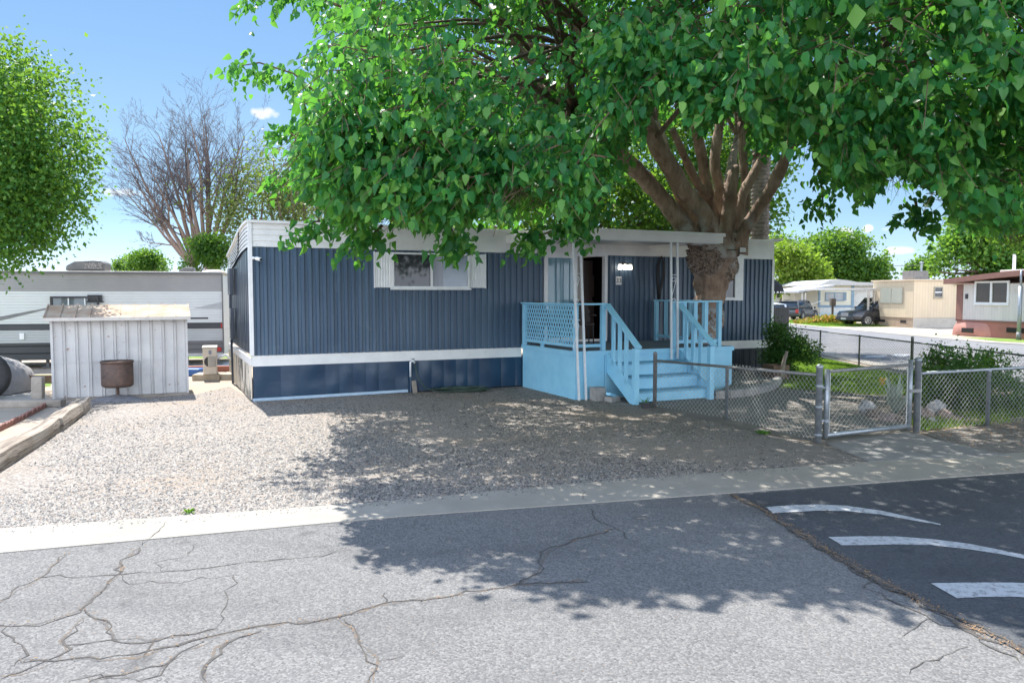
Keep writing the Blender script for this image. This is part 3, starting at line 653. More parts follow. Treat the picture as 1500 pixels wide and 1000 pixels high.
for z0, z1 in ((1.1, 1.75), (1.85, 2.35)):
    for q in (0, 1):
        x0 = g2 + .14 + q * .24; MB().box(x0, x0 + .17, .49, .4995, z0 + .1, z1 + .1).build('door_panel', M('brown_door', (.05, .03, .027)), dl, bevel=.006)
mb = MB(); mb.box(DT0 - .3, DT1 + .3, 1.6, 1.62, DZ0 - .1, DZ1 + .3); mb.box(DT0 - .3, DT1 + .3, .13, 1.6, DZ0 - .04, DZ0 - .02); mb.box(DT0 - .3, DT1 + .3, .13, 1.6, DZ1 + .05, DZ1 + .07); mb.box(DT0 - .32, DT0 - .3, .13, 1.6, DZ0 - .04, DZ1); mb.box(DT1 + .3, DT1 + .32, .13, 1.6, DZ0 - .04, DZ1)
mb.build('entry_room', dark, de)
# porch lamp
lt, lz = FR(912, 388)
lw = empty('wall_lamp', 'lit porch wall lamp with three glowing shades above the house number', 'wall lamp', HL(lt, -.01, lz), TH)
MB().lathe([(0, 0), (.055, 0), (.05, -.03), (0, -.035)][::-1], 16, axis='y').build('back_plate', chrome, lw, True)
mb = MB(); mb.box(-.17, .17, -.10, -.08, .02, .045); mb.tube([(0, -.02, 0), (0, -.09, .03)], .012); mb.build('bar', chrome, lw)
mg = bpy.data.materials.new('lamp_glow'); mg.use_nodes = True; e = mg.node_tree.nodes['Principled BSDF']; e.inputs['Emission Color'].default_value = (1, .93, .8, 1); e.inputs['Emission Strength'].default_value = 1.8; e.inputs['Base Color'].default_value = (1, .95, .85, 1)
for x in (-.13, .015, .14): MB().lathe([(.0, .01), (.035, .005), (.045, -.03), (.048, -.10), (.04, -.115), (0, -.115)][::-1], 14, (x, -.09, .0)).build('glass_shade', mg, lw, True)
# house number
def text(name, body, size, mat, parent, loc, rot, ext=.002):
    cu = bpy.data.curves.new(name, 'FONT'); cu.body = body; cu.size = size; cu.extrude = ext; cu.align_x = 'CENTER'; cu.align_y = 'CENTER'
    tmp = bpy.data.objects.new(name, cu); col.objects.link(tmp); dg = bpy.context.evaluated_depsgraph_get(); dg.update(); me = bpy.data.meshes.new_from_object(tmp.evaluated_get(dg)); bpy.data.objects.remove(tmp)
    o = link(me, name, mat, parent); o.location = loc; o.rotation_euler = rot; return o
nt_, nz_ = FR(906, 411)
hn = empty('house_number_sign', 'small white house number plate reading 33 beside the front door', 'sign', HL(nt_, -.0, nz_), TH)
MB().box(-.075, .075, -.014, .0, -.095, .095).build('plate', white_paint, hn, bevel=.003)
text('digits', '33', .15, black_plastic, hn, (0, -.016, 0), (R(90), 0, 0))
# coiled black lead on the wall
ct, cz = FR(966, 380)
mb = MB()
for k in range(5):
    o = k * .012; mb.tube([(-.03 + o, -.02, -1.0), (-.09 + o, -.03, -.5), (-.08 + o, -.035, -.12), (0, -.05 - o, .05 + o * .5), (.12 - o, -.04, -.08), (.13 - o, -.035, -.35), (.03 - o, -.03, -.75), (.0, -.025, -1.05 + o * 4)], .012, 6)
mb.tube([(0, .02, .06), (0, -.08, .06)], .01, 6)
o = mb.build('cable_coil', blackm, None, True); o.location = HL(ct, -.0, cz); o.rotation_euler = (0, 0, TH); tag(o, 'looped black cable hanging on the navy wall beside the tree', 'cable')
# cameras and flood light
def seccam(loc, rz, label):
    t = empty('security_camera', label, 'camera', loc, rz); MB().lathe([(0, 0), (.03, 0), (.03, -.02), (.012, -.03), (.012, -.07), (0, -.07)][::-1], 12, axis='y').build('mount', white_paint, t, True)
    MB().tube([(0, -.06, 0), (0, -.10, -.01), (.02, -.20, -.03)], [.02, .036, .034], 12).build('body', white_paint, t, True); MB().tube([(.02, -.199, -.03), (.021, -.205, -.031)], .026, 12).build('lens', black_plastic, t); return t
q = FR(364, 378); seccam(HL(.06, -.03, q[1]), TH + .5, 'small white security camera on the left corner of the navy home')
t = empty('porch_camera', 'small dark camera hanging under the white porch roof', 'camera', HL(*(lambda q: (q[0], -.45, q[1] + .03))(FR(922, 357))), TH)
MB().tube([(0, 0, .1), (0, -.01, .0)], .01, 6).build('mount', white_paint, t); MB().tube([(-.02, 0, 0), (.045, -.09, -.05)], .026, 10).build('body', black_plastic, t)
t = empty('flood_light', 'small bronze flood light fixed beside the tree trunk burl', 'light', AT(1087, 366, 16.3), .3)
mb = MB(); mb.box(-.09, .09, -.03, .03, -.07, .06); mb.build('housing', M('bronze', (.09, .07, .05)), t, bevel=.008); MB().box(-.07, .07, -.036, -.0301, -.05, .045).build('lens', M('lamp_lens', (.6, .6, .55), rough=.2), t); MB().tube([(-.3, .1, .0), (-.09, .02, 0)], .012, 6).build('arm', M('bronze', (.09, .07, .05)), t)
# end wall boxes and cables
t = empty('electric_meter', 'dark meter box and conduit at the back edge of the end wall', 'meter', HL(-.03, 3.55, 0), TH)
mb = MB(); mb.box(-.08, 0, -.28, .28, 2.0, 2.6); mb.build('upper_box', navy_side, t, bevel=.01); mb = MB(); mb.box(-.07, 0, -.3, .1, 1.0, 1.7); mb.build('lower_box', navy_side, t, bevel=.01)
mb = MB(); mb.tube([(-.05, 0, 1.7), (-.05, 0, 2.0)], .03); mb.build('conduit', navy_side, t); MB().tube([(-.05, -.22, 0), (-.06, -.22, 1.0)], .025).build('conduit', navy_side, t)
o = MB().tube([HL(-.03, 1.7, 3.36), HL(-.04, 1.75, 3.1), HL(-.045, 1.8, 2.85), HL(-.04, 2.6, 2.75), HL(-.05, 3.3, 2.7)], .012, 6).build('wall_cable', blackm, None, True); tag(o, 'black cable drooping across the white band of the end wall', 'cable')

# ------------------------------------------------------------------ porch
PT0, PT1, PD, PZ = 5.62, 9.36, 2.36, .93
po = empty('porch_deck', 'light blue wooden porch deck with lattice side and front steps', 'porch', HL(PT0, 0, 0), TH)
W_ = PT1 - PT0
def panel(mb, a, b, z0, z1, th=.025, n=6):
    """vertical sheet panel from a to b in plan"""
    mb.beam((a[0], a[1], (z0 + z1) / 2), (b[0], b[1], (z0 + z1) / 2), th, z1 - z0)
for a_, b_q in (((0, -.03), (0, -PD)), ((.013, -PD), (.62, -PD)), ((2.28, -PD), (W_ - .013, -PD)), ((W_, -PD), (W_, -.03))): mb = MB(); panel(mb, a_, b_q, .0, PZ - .06); mb.build('skirt_panel', skyblue, po)
mb = MB(); mb.beam((-.01, 0, PZ - .045), (-.01, -PD - .02, PZ - .045), .05, .09); mb.beam((.016, -PD - .02, PZ - .045), (W_ + .03, -PD - .02, PZ - .045), .05, .09); mb.beam((W_ + .005, -PD + .006, PZ - .045), (W_ + .005, 0, PZ - .045), .05, .09); mb.build('rim_board', skyblue, po, bevel=.004)
mb = MB(); y = -PD + .01
while y < -.1: mb.box(.016, W_ - .021, y, y + .135, PZ - .03, PZ + .004 + random.uniform(-.002, .002)); y += .142
mb.build('floor_boards', deck_wood, po, bevel=.003)
mb = MB(); panel(mb, (.63, -PD - .012), (2.26, -PD - .012), .0, PZ - .09); mb.build('riser_backing', skyblue, po)
RT = 1.84
def post(x, y, z0, z1, s=.085, name='post', par=po): return MB().box(x - s / 2, x + s / 2, y - s / 2, y + s / 2, z0, z1).build(name, skyblue, par, bevel=.005)
post(.0, -.10, PZ + .005, RT - .04); post(0, -PD + .02, PZ + .005, RT - .04); post(.60, -PD + .02, PZ + .005, RT - .04)
LX = W_ - .33
post(2.26, -PD + .02, PZ + .005, RT - .0); post(LX, -PD + .02, PZ + .005, RT + .02); post(LX, -.12, PZ + .005, RT + .02); 
mb = MB(); mb.beam((0, -.02, RT - .015), (0, -PD - .03, RT - .015), .13, .035); mb.build('handrail', skyblue, po, bevel=.004)
mb = MB(); mb.beam((.066, -PD + .02, RT - .015), (.66, -PD + .02, RT - .015), .11, .035); mb.build('handrail', skyblue, po, bevel=.004)
mb = MB(); mb.beam((LX, -.06, RT + .03), (LX, -PD - .02, RT + .03), .10, .035); mb.build('handrail', skyblue, po, bevel=.004)
mb = MB(); mb.beam((2.2, -PD + .02, RT + .012), (LX - .052, -PD + .02, RT + .03), .10, .035); mb.build('handrail', skyblue, po, bevel=.004)
mb = MB(); mb.beam((LX, -.16, PZ + .12), (LX, -PD + .07, PZ + .12), .04, .07); mb.build('bottom_rail', skyblue, po, bevel=.003)
mb = MB(); mb.beam((2.31, -PD + .02, PZ + .12), (LX - .05, -PD + .02, PZ + .12), .04, .07); mb.build('bottom_rail', skyblue, po, bevel=.003)
mb = MB(); mb.beam((.0, -.14, PZ + .10), (0, -PD + .07, PZ + .10), .04, .06); mb.build('bottom_rail', skyblue, po, bevel=.003)
mb = MB(); mb.beam((.05, -PD + .02, PZ + .10), (.555, -PD + .02, PZ + .10), .04, .06); mb.build('bottom_rail', skyblue, po, bevel=.003)
for y in (-.5, -.95, -1.4, -1.85): MB().box(LX - .045, LX + .045, y - .02, y + .02, PZ + .155, RT + .012).build('baluster', skyblue, po, bevel=.003)
for x in (2.53, 2.80, 3.07): MB().box(x - .045, x + .045, -PD + .0, -PD + .04, PZ + .155, RT + .008).build('baluster', skyblue, po, bevel=.003)
for y in (-.95,): MB().box(-.025, .025, y - .04, y + .04, PZ + .0, PZ + .07).build('rail_foot', skyblue, po)
# lattice panel
mb = MB(); ya, yb, za, zb_ = -PD + .07, -.15, PZ + .13, RT - .035; h = zb_ - za; k = ya - h
sp = .105
while k < yb:
    for sg, xo in ((1, -.012), (-1, .004)):
        y0, y1 = (k, k + h * .62) ; z0, z1 = (za, zb_) if sg > 0 else (zb_, za)
        # clip to panel
        def cl(y0, z0, y1, z1):
            lo, hi = 0.0, 1.0; dy = y1 - y0
            lo = max(lo, (ya - y0) / dy); hi = min(hi, (yb - y0) / dy)
            return None if hi <= lo + .01 else ((y0 + dy * lo, z0 + (z1 - z0) * lo), (y0 + dy * hi, z0 + (z1 - z0) * hi))
        c = cl(y0, z0, y1, z1)
        if c: mb.beam((xo, c[0][0], c[0][1]), (xo, c[1][0], c[1][1]), .008, .040, up=(1, 0, 0)) if False else mb.add(*(lambda a, b, d: ([(xo - .004, a[0] - d[0], a[1] - d[1]), (xo - .004, a[0] + d[0], a[1] + d[1]), (xo - .004, b[0] + d[0], b[1] + d[1]), (xo - .004, b[0] - d[0], b[1] - d[1]), (xo + .004, a[0] - d[0], a[1] - d[1]), (xo + .004, a[0] + d[0], a[1] + d[1]), (xo + .004, b[0] + d[0], b[1] + d[1]), (xo + .004, b[0] - d[0], b[1] - d[1])], [(0, 1, 2, 3), (7, 6, 5, 4), (0, 4, 5, 1), (1, 5, 6, 2), (2, 6, 7, 3), (3, 7, 4, 0)]))(c[0], c[1], (.0165, 0)))
    k += sp
mb.build('lattice', skyblue, po)
# steps
NR = 4; rise = PZ / NR; run = .30; SY0 = -PD - .03; SX0, SX1 = .68, 2.38
for i in range(1, NR):
    z = PZ - i * rise; y = SY0 - (i - 1) * run
    MB().box(SX0 + .03, SX1 - .03, y - run - .025, y - .002, z - .035, z).build('tread', skyblue_dk, po, bevel=.004)
    MB().box(SX0 + .03, SX1 - .03, y - run - .002, y - run + .018, z - rise + (.03 if i == NR - 1 else .001), z - .0355).build('riser', skyblue, po)
SYE = SY0 - (NR - 1) * run
for x in (SX0, SX1):
    mb = MB(); poly = [(SY0, PZ - .02), (SY0, PZ - .42), (SYE + .08, .0), (SYE - .03, .0), (SYE - .03, .26), (SYE + .02, .30)]
    vs = [(x - .02, a, b) for a, b in poly] + [(x + .02, a, b) for a, b in poly]; n = len(poly)
    mb.add(vs, [tuple(range(n)), tuple(range(n, 2 * n))[::-1]] + [((i + 1) % n, i, n + i, n + (i + 1) % n) for i in range(n)]); mb.build('stringer', skyblue, po)
    xo = x
    post(xo, SYE - .02 - .05, 0, 1.03, .10, 'newel_post')
    mb = MB(); mb.beam((xo, -PD + .0, RT - .02), (xo, SYE - .17, 1.04), .13, .04); mb.build('stair_handrail', skyblue, po, bevel=.004)
    for f in (.26, .5, .74):
        y = -PD + (SYE + PD) * f; zt_ = RT - .04 + (1.04 - RT) * f * (SYE + PD) / (SYE - .17 + PD); zb2 = PZ - .12 - (PZ - .3) * f
        MB().box(xo - .02 - (.0), xo + .02, y - .045, y + .045, zb2, zt_).build('baluster', skyblue, po, bevel=.003)
# block and blue offcut by the steps
o = MB().box(-.12, .12, -.1, .1, 0, .26).build('concrete_block', block, None, bevel=.01); o.location = HL(PT0 + .34, -PD - .24, 0); o.rotation_euler = (0, 0, TH); tag(o, 'rough concrete block beside the porch steps', 'block')
o = MB().box(-.16, .16, -.05, .05, 0, .05).build('blue_offcut', skyblue, None, bevel=.004); o.location = HL(PT0 + .52, -PD - .46, .1); o.rotation_euler = (.1, .25, TH + .5); tag(o, 'light blue painted board end lying under the steps', 'board')
o = MB().box(-.13, .13, -.09, .09, 0, .1).build('concrete_block', block, None, bevel=.01); o.location = HL(PT0 + .53, -PD - .46, 0); o.rotation_euler = (0, 0, TH + .3); tag(o, 'flat concrete block under the blue board by the steps', 'block')
# awning roof on scrolled posts
AO = HL(PT0, 0, 0)
aw = empty('porch_awning', 'white metal porch awning on scrolled posts over the blue deck', 'awning', HL(PT0, 0, 0), TH)
AY = -PD - .18; AX0 = -.40; AX1 = 3.32; AZB = AT(860, 350, 14.5).z; AZT = AT(860, 336, 14.5).z
mb = MB(); mb.box(AX0, AX1, AY, AY + .05, AZB, AZT); mb.box(AX0 - .03, AX1 + .03, AY - .04, AY - .001, AZT - .05, AZT + .02)
mb.beam((AX0 + .02, AY + .051, (AZB + AZT) / 2), (AX0 + .02, .0, (AZB + AZT) / 2 + .04), .04, AZT - AZB); mb.beam((AX1 - .02, AY + .051, (AZB + AZT) / 2), (AX1 - .02, .0, (AZB + AZT) / 2 + .04), .04, AZT - AZB)
mb.build('fascia', white_siding, aw, bevel=.004)
mb = MB(); k = 0; x = AX0 + .041
while x < AX1 - .1:
    x2 = min(x + .3, AX1 - .041); mb.add([(x, AY + .051, AZB + .05), (x2 - .05, AY + .051, AZB + .05), (x2 - .05, AY + .051, AZB + .09), (x2, AY + .051, AZB + .09), (x, -.0, AZB + .09), (x2 - .05, .0, AZB + .09), (x2 - .05, .0, AZB + .13), (x2, .0, AZB + .13)], [(0, 4, 5, 1), (1, 5, 6, 2), (2, 6, 7, 3)]); x += .3
mb.add([(AX0 + .041, AY + .051, AZT - .01), (AX1 - .041, AY + .051, AZT - .01), (AX1 - .041, 0, AZT + .04), (AX0 + .041, 0, AZT + .04)], [(0, 1, 2, 3)])
mb.build('roof_pan', M('awning_pan', (.78, .77, .74), (.7, .69, .66), 2, .5), aw)
MB().box(AX0 + .042, AX1 - .042, AY + .052, AY + .10, AZB - .01, AZB + .048).build('front_beam', white_metal, aw)
def scrollpost(bx, by, tx_, ty_, z0, label=None):
    P = empty('scroll_post', None, None); P.parent = aw; wd = .155
    for s in (0, 1): mb = MB(); mb.beam((bx + s * wd, by, z0[s]), (tx_ + s * wd, ty_, AZB - .011 + .0), .036, .036); mb.build('upright', white_metal, P)
    mb = MB(); cx = tx_ + wd / 2; cy = ty_
    def spiral(zc, sg, r0):
        return [(cx + sg * (r0 * math.cos(a)) * (1 - .62 * a / 6.3), cy, zc + (r0 * math.sin(a)) * (1 - .62 * a / 6.3)) for a in [6.3 * i / 22 for i in range(23)]]
    zs = [AZB - .75, AZB - 1.62] if z0[0] < .3 else [AZB - .75]
    for zc in zs:
        a = spiral(zc, 1, .058); b = [(cx - (p[0] - cx), cy, 2 * (zc - .20) - p[2]) for p in a]
        mb.tube([(p[0], p[1], p[2]) for p in a[::-1]] + [(cx - .0, cy, zc - .2)] + b, .0075, 5); 
        mb.beam((tx_, cy, zc + .1), (tx_ + wd, cy, zc + .1), .012, .012)
    mb.build('scroll', white_metal, P)
scrollpost(.015, -PD - .10, -.12, -PD - .08, (.0, .0)); scrollpost(2.14, -PD - .085, 2.10, -PD - .08, (.72, .72))
# porch chairs
def pchair(label, x, y, rz):
    t = empty('patio_chair', label, 'chair', HL(PT0 + x, y, PZ + .006), TH + rz, 'dark patio chairs behind the porch rail')
    MB().box(-.24, .24, -.24, .24, .40, .45).build('seat', M('chair_brown', (.05, .035, .03)), t, bevel=.02)
    mb = MB(); vs = []; 
    for i in range(9):
        a = i / 8; x = -.25 + .5 * a; z = .93 - .22 * abs(2 * a - 1) ** 2.4; vs += [(x, .22 + .06, .45), (x, .30, z), (x, .25, .45), (x, .27, z)]
    for i in range(8):
        b = i * 4; mb.f += []
    mb.v = vs; mb.f = [f for i in range(8) for f in ((i * 4, i * 4 + 1, i * 4 + 5, i * 4 + 4), (i * 4 + 2, i * 4 + 6, i * 4 + 7, i * 4 + 3), (i * 4 + 1, i * 4 + 3, i * 4 + 7, i * 4 + 5))]
    mb.build('backrest', M('chair_brown', (.05, .035, .03)), t)
    for sx in (-1, 1):
        for sy in (-1, 1): MB().tube([(sx * .22, sy * .22, 0), (sx * .21, sy * .21, .40)], .015, 6).build('leg', blackm, t)
        MB().beam((sx * .26, -.2, .62), (sx * .26, .27, .64), .05, .03).build('armrest', M('chair_brown', (.05, .035, .03)), t)
    return t
pchair('dark patio chair by the wall at the lattice end of the porch', .35, -.42, .15); pchair('dark patio chair standing right in front of the glass door', 1.25, -.38, -.3)

# ------------------------------------------------------------------ things along the home's foot
t = empty('water_tap', 'white standpipe and tap beside a grey stake at the skirting', 'tap', HL(FR(600, 577)[0], -.07, 0), TH)
MB().tube([(0, 0, 0), (0, 0, .25), (0, 0, .62)], .018, 8).build('standpipe', M('pipe_blue', (.05, .09, .14)), t); mb = MB(); mb.tube([(0, 0, .34), (0, 0, .64), (.05, -.01, .66), (.09, -.02, .62)], .02, 8); mb.build('tap_pipe', white_metal, t, True)
MB().beam((.09, -.03, -.05), (.06, -.02, .26), .09, .04).build('stake', wood_grey, t); MB().tube([(.05, -.03, .69), (.05, -.03, .71)], .03, 8).build('tap_handle', M('tap_red', (.2, .22, .24)), t)
hp = [G(606, 545).lerp(HL(FR(606, 560)[0], -.1, .55), 1), HL(4.02, -.1, .52), HL(4.1, -.13, .35), HL(4.25, -.2, .12), HL(4.5, -.3, .03)]
b0 = HL(FR(606, 560)[0] - .02, -.08, .62)
path = [b0, b0 + Vector((.05, -.04, -.12)), b0 + Vector((.10, -.08, -.32)), b0 + Vector((.24, -.10, -.50)), b0 + Vector((.5, -.08, -.58))]
c = HL(FR(668, 572)[0], -.30, .02)
for i in range(150):
    a = i * .21; rr = .30 + .09 * math.sin(i * .37) + .03 * random.random(); path.append(Vector((c.x + rr * 1.45 * math.cos(a), c.y + rr * .55 * math.sin(a) + .04, .02 + .0005 * i + .006 * random.random())))
o = MB().tube(path, .013, 6).build('garden_hose', M('hose_green', (.025, .05, .035), (.04, .07, .05), 4, .45), None, True); tag(o, 'dark green garden hose coiled on the gravel at the skirting', 'hose')

# ------------------------------------------------------------------ metal shed
SA = G(78, 587); SB = G(276, 577); sdv = (SB - SA); SLen = sdv.length; SR = math.atan2(sdv.y, sdv.x)
sh = empty('metal_shed', 'low pale grey metal shed with a rust spotted wall and pitched roof', 'shed', SA, SR)
SZ = 1.56; SD = 1.5; RZ = 1.80; RY = .72
mr_, N_, L_, b_ = newmat('rusting_shed_paint'); co = coords(N_, L_)
c = ramp(N_, L_, noise_node(N_, L_, co, 2, 6), [(.35, (.47, .465, .46)), (.65, (.56, .55, .53))])
c = mixc(N_, L_, maprange(N_, L_, noise_node(N_, L_, coords(N_, L_, (1, 1, .3)), 5, 8, .7), .55, .75, 0, .45), c, (.42, .40, .36))
rust = maprange(N_, L_, noise_node(N_, L_, co, 9, 10, .8), .612, .635); c = mixc(N_, L_, rust, c, (.22, .09, .035))
L_.new(c, b_.inputs['Base Color']); b_.inputs['Roughness'].default_value = .5; bumpn(N_, L_, b_, noise_node(N_, L_, co, 4, 6), .2, .02)
mb = MB(); prof = []; x = 0; nP = 11; pw = SLen / nP
pts = [(0, 0)]
for i in range(nP):
    x0 = i * pw
    pts += [(x0 + pw * .06, -.014), (x0 + pw * .10, .022), (x0 + pw * .80, .022), (x0 + pw * .84, .004), (x0 + pw * .88, .022), (x0 + pw * .95, .022)]
pts.append((SLen, 0))
def ribwall(pts, z0, z1, y, sgn=-1):
    m = MB(); n = len(pts)
    rows = 5
    for j in range(rows + 1):
        z = z0 + (z1 - z0) * j / rows
        for a, d in pts: m.v.append((a, y + sgn * (d + .004 * noise.noise(Vector((a * 3, z * 3, 5)))), z))
    for j in range(rows):
        for i in range(n - 1): m.f.append((j * n + i, j * n + i + 1, (j + 1) * n + i + 1, (j + 1) * n + i))
    return m
ribwall(pts, .04, SZ, .02, 1).build('wall', mr_, sh)
mb = MB(); mb.box(.0, SLen, .06, .08, 0.02, SZ); mb.box(0, .02, .0805, SD, .02, SZ); mb.box(SLen - .02, SLen, .0805, SD, .02, SZ); mb.box(.0205, SLen - .0205, SD - .02, SD, .02, SZ); mb.build('inner_wall', mr_, sh)
mb = MB(); mb.box(0, SLen, -.002, .001, SZ * .46, SZ * .46 + .012); mb.build('bolt_row', mr_, sh)
for x in (-.012, SLen - .03): MB().box(x, x + .042, -.01, .03, .02, SZ).build('corner_trim', mr_, sh)
mb = MB(); mb.add([(0, .03, SZ), (0, SD, SZ), (0, RY, RZ - .02), (SLen, .03, SZ), (SLen, SD, SZ), (SLen, RY, RZ - .02)], [(0, 2, 1), (3, 4, 5)]); mb.build('gable', mr_, sh)
mb = MB(); x = -.09; EY = -.12; roofm = M('rusted_roof_metal', (.40, .32, .24), (.30, .20, .13), 3, .85, .15, 9, dirt=((.26, .14, .08), 3.2, .56)); 
mb.add([(-.10, EY, SZ + .0), (SLen + .06, EY, SZ), (SLen + .06, RY, RZ), (-.10, RY, RZ), (SLen + .06, SD + .12, SZ), (-.10, SD + .12, SZ), (-.10, EY, SZ - .012), (SLen + .06, EY, SZ - .012), (SLen + .06, RY, RZ - .012), (-.10, RY, RZ - .012), (SLen + .06, SD + .12, SZ - .012), (-.10, SD + .12, SZ - .012)],
       [(0, 1, 2, 3), (3, 2, 4, 5), (7, 6, 9, 8), (8, 9, 11, 10), (0, 6, 7, 1), (4, 10, 11, 5)]); rf = mb.build('roof', roofm, sh)
for i in range(11):
    x = -.10 + (SLen + .16) * i / 10; mb = MB(); mb.beam((x, EY - .003, SZ + .008), (x, RY, RZ + .008), .022, .020); mb.beam((x, RY + .001, RZ + .014), (x, SD + .12, SZ + .012), .028, .028); mb.build('standing_seam', roofm, rf)
mb = MB(); mb.box(-.11, SLen + .07, EY - .02, EY - .004, SZ - .05, SZ + .012); mb.build('eave_trim', M('eave_white', (.50, .48, .44), (.6, .56, .5), 5), rf)
MB().box(-.02, SLen + .02, -.04, .1, 0, .035).build('sill_board', wood_grey, sh)
# fire drum on a pedestal with an ash heap
dp = G(173, 585.5)
t = empty('fire_drum', 'rusty brown metal drum on a single post in front of the shed', 'fire pit', dp)
mrust = M('burnt_rusty_steel', (.085, .06, .05), (.15, .09, .065), 6, .65, .3, 25, metal=.3, dirt=((.035, .028, .026), 4, .55))
MB().lathe([(0, .27), (.24, .255), (.275, .28), (.28, .32), (.28, .74), (.268, .745), (.268, .30), (0, .29)], 32).build('drum', mrust, t, True)
MB().lathe([(.272, .71), (.292, .715), (.292, .75), (.268, .752)], 32).build('rim', mrust, t, True); MB().tube([(0, 0, .0), (0, 0, .27)], .028, 10).build('post', mrust, t)
mb = MB()
for i in range(9):
    for k in range(20):
        a = 6.283 * k / 20; r = .42 * i / 8 * (1 + .12 * noise.noise(Vector((math.cos(a), math.sin(a), 2)))); mb.v.append((r * math.cos(a) * 1.25, r * math.sin(a) * .7, .10 * (1 - (i / 8) ** 1.6) + .006 * noise.noise(Vector((r * 9, a * 3, 0)))))
for i in range(8):
    for k in range(20): mb.f.append((i * 20 + k, i * 20 + (k + 1) % 20, (i + 1) * 20 + (k + 1) % 20, (i + 1) * 20 + k)[::-1])
o = mb.build('ash_heap', M('ash', (.20, .20, .21), (.13, .13, .14), 8, .95, .5, 40), None, True); o.location = dp; tag(o, 'low grey ash heap spread around the foot of the drum post', 'ash')

# timbers edging the yard
TGA = math.atan2((G(120, 612) - G(0, 692)).y, (G(120, 612) - G(0, 692)).x)
tgm, N_, L_, b_ = newmat('grained_timber'); t_ = N_.new('ShaderNodeTexCoord'); mp_ = N_.new('ShaderNodeMapping'); mp_.vector_type = 'TEXTURE'; mp_.inputs['Rotation'].default_value = (0, 0, TGA); mp_.inputs['Scale'].default_value = (1.6, .10, .10); L_.new(t_.outputs['Object'], mp_.inputs[0])
gr_ = noise_node(N_, L_, mp_.outputs[0], 1.6, 9, .7); c = ramp(N_, L_, gr_, [(.36, (.09, .07, .055)), (.46, (.27, .225, .18)), (.6, (.37, .32, .26))]); c = mixc(N_, L_, maprange(N_, L_, noise_node(N_, L_, coords(N_, L_), 1.5, 5), .5, .65, 0, .5), c, (.22, .17, .12)); L_.new(c, b_.inputs['Base Color']); b_.inputs['Roughness'].default_value = .9; bumpn(N_, L_, b_, gr_, 1.0, .05)
def timber(label, a, b, wd, ht, group='rough timbers edging the gravel'):
    a, b = Vector(a), Vector(b); n = 16; d = (b - a).normalized(); s = Vector((-d.y, d.x, 0)); m = MB()
    sec = [(-.5, .0), (.5, 0), (.56, .5), (.47, .93), (.2, 1.04), (-.18, .98), (-.45, 1.0), (-.55, .45)]
    for i in range(n + 1):
        p = a.lerp(b, i / n); k = 1 - .25 * max(0, i / n - .85) / .15
        for j, (x, z) in enumerate(sec):
            q = noise.noise(Vector((p.x * .9 + j * 3, p.y * .9, j))) * .03; v = p + s * ((x * wd + q) * k); m.v.append((v.x, v.y, max(0, (z * ht + q) * (1 if j > 1 else 0))))
    for i in range(n):
        for j in range(8): m.f.append((i * 8 + j, i * 8 + (j + 1) % 8, (i + 1) * 8 + (j + 1) % 8, (i + 1) * 8 + j))
    m.f += [tuple(range(8))[::-1], tuple(n * 8 + k for k in range(8))]
    return tag(m.build('timber_edging', tgm, None), label, 'timber', group)
def offs(p, q, k): d = (q - p).normalized(); return Vector((p.x + d.y * -k, p.y + d.x * k, 0))
e0, e1, e2 = G(0, 692), G(92, 632), G(137, 598); e3 = ext(e0, e1, 3.2)
sft = Vector((-.13, -.04, 0))
timber('nearer rough grey timber lying along the gravel edge at far left', e3 + sft, e1 + sft, .27, .20); timber('farther weathered timber ending in front of the shed', e1 + sft + (e2 - e1).normalized() * .03 + Vector((.02, 0, 0)), e2 + sft, .24, .20)
# scalloped red edging
A, B = G(80, 590), G(-40, 652); nb = 34; D = (B - A) / nb; ar = math.atan2(D.y, D.x)
mb = MB(); prof = [(-.5, 0), (.5, 0), (.5, .45), (.35, .8), (0, 1), (-.35, .8), (-.5, .45)]
proto = MB().sideprism([(p[0] * D.length * .96, p[1] * .10) for p in prof], -.02, .02).build('edging_brick', red_brick, None, bevel=.005)
for i in range(nb):
    o = proto if i == 0 else proto.copy()
    if i: col.objects.link(o)
    p = A + D * (i + .5); o.location = (p.x, p.y, random.uniform(-.015, 0)); o.rotation_euler = (random.uniform(-.15, .15), random.uniform(-.05, .05), ar + random.uniform(-.08, .08))
    tag(o, 'small red scalloped edging brick in the row beside the timbers', 'brick', 'row of red scalloped edging bricks')
# heat pump
hp_ = G(306, 556)
t = empty('heat_pump', 'cream outdoor air conditioner unit on timber blocks beside the home', 'air conditioner', hp_ + Vector((0, .1, .145)), .35)
MB().box(-.15, .15, -.32, .32, 0, .62).build('cabinet', M('cream_enamel', (.62, .56, .47), (.56, .50, .42), 3, .45), t, bevel=.015); MB().box(-.165, .165, -.335, .335, .621, .645).build('lid', M('cream_enamel', (.6, .5, .4)), t, bevel=.006)
MB().lathe([(0, -.325), (.0, -.325), (.12, -.326), (.125, -.32)][1:], 20, (0, 0, .30), 'y').build('service_ring', black_plastic, t); MB().box(-.04, .13, -.345, -.321, .18, .42).build('service_cover', M('grey_cover', (.42, .40, .36)), t, bevel=.01); MB().box(-.02, .04, -.328, -.3205, .47, .56).build('rating_label', M('label_blue', (.25, .28, .36)), t)
mb = MB(); q = Vector((.15, -.15, .35))
for k in range(3): mb.tube([(.12, -.2, .34 + .02 * k), (.35, -.22, .42 + .02 * k), (.6, -.2, .22), (.75 + .02 * k, .1, -.05), (.78 + .02 * k, .4, -.12)], .013, 6)
mb.build('pipe', white_metal, t, True)
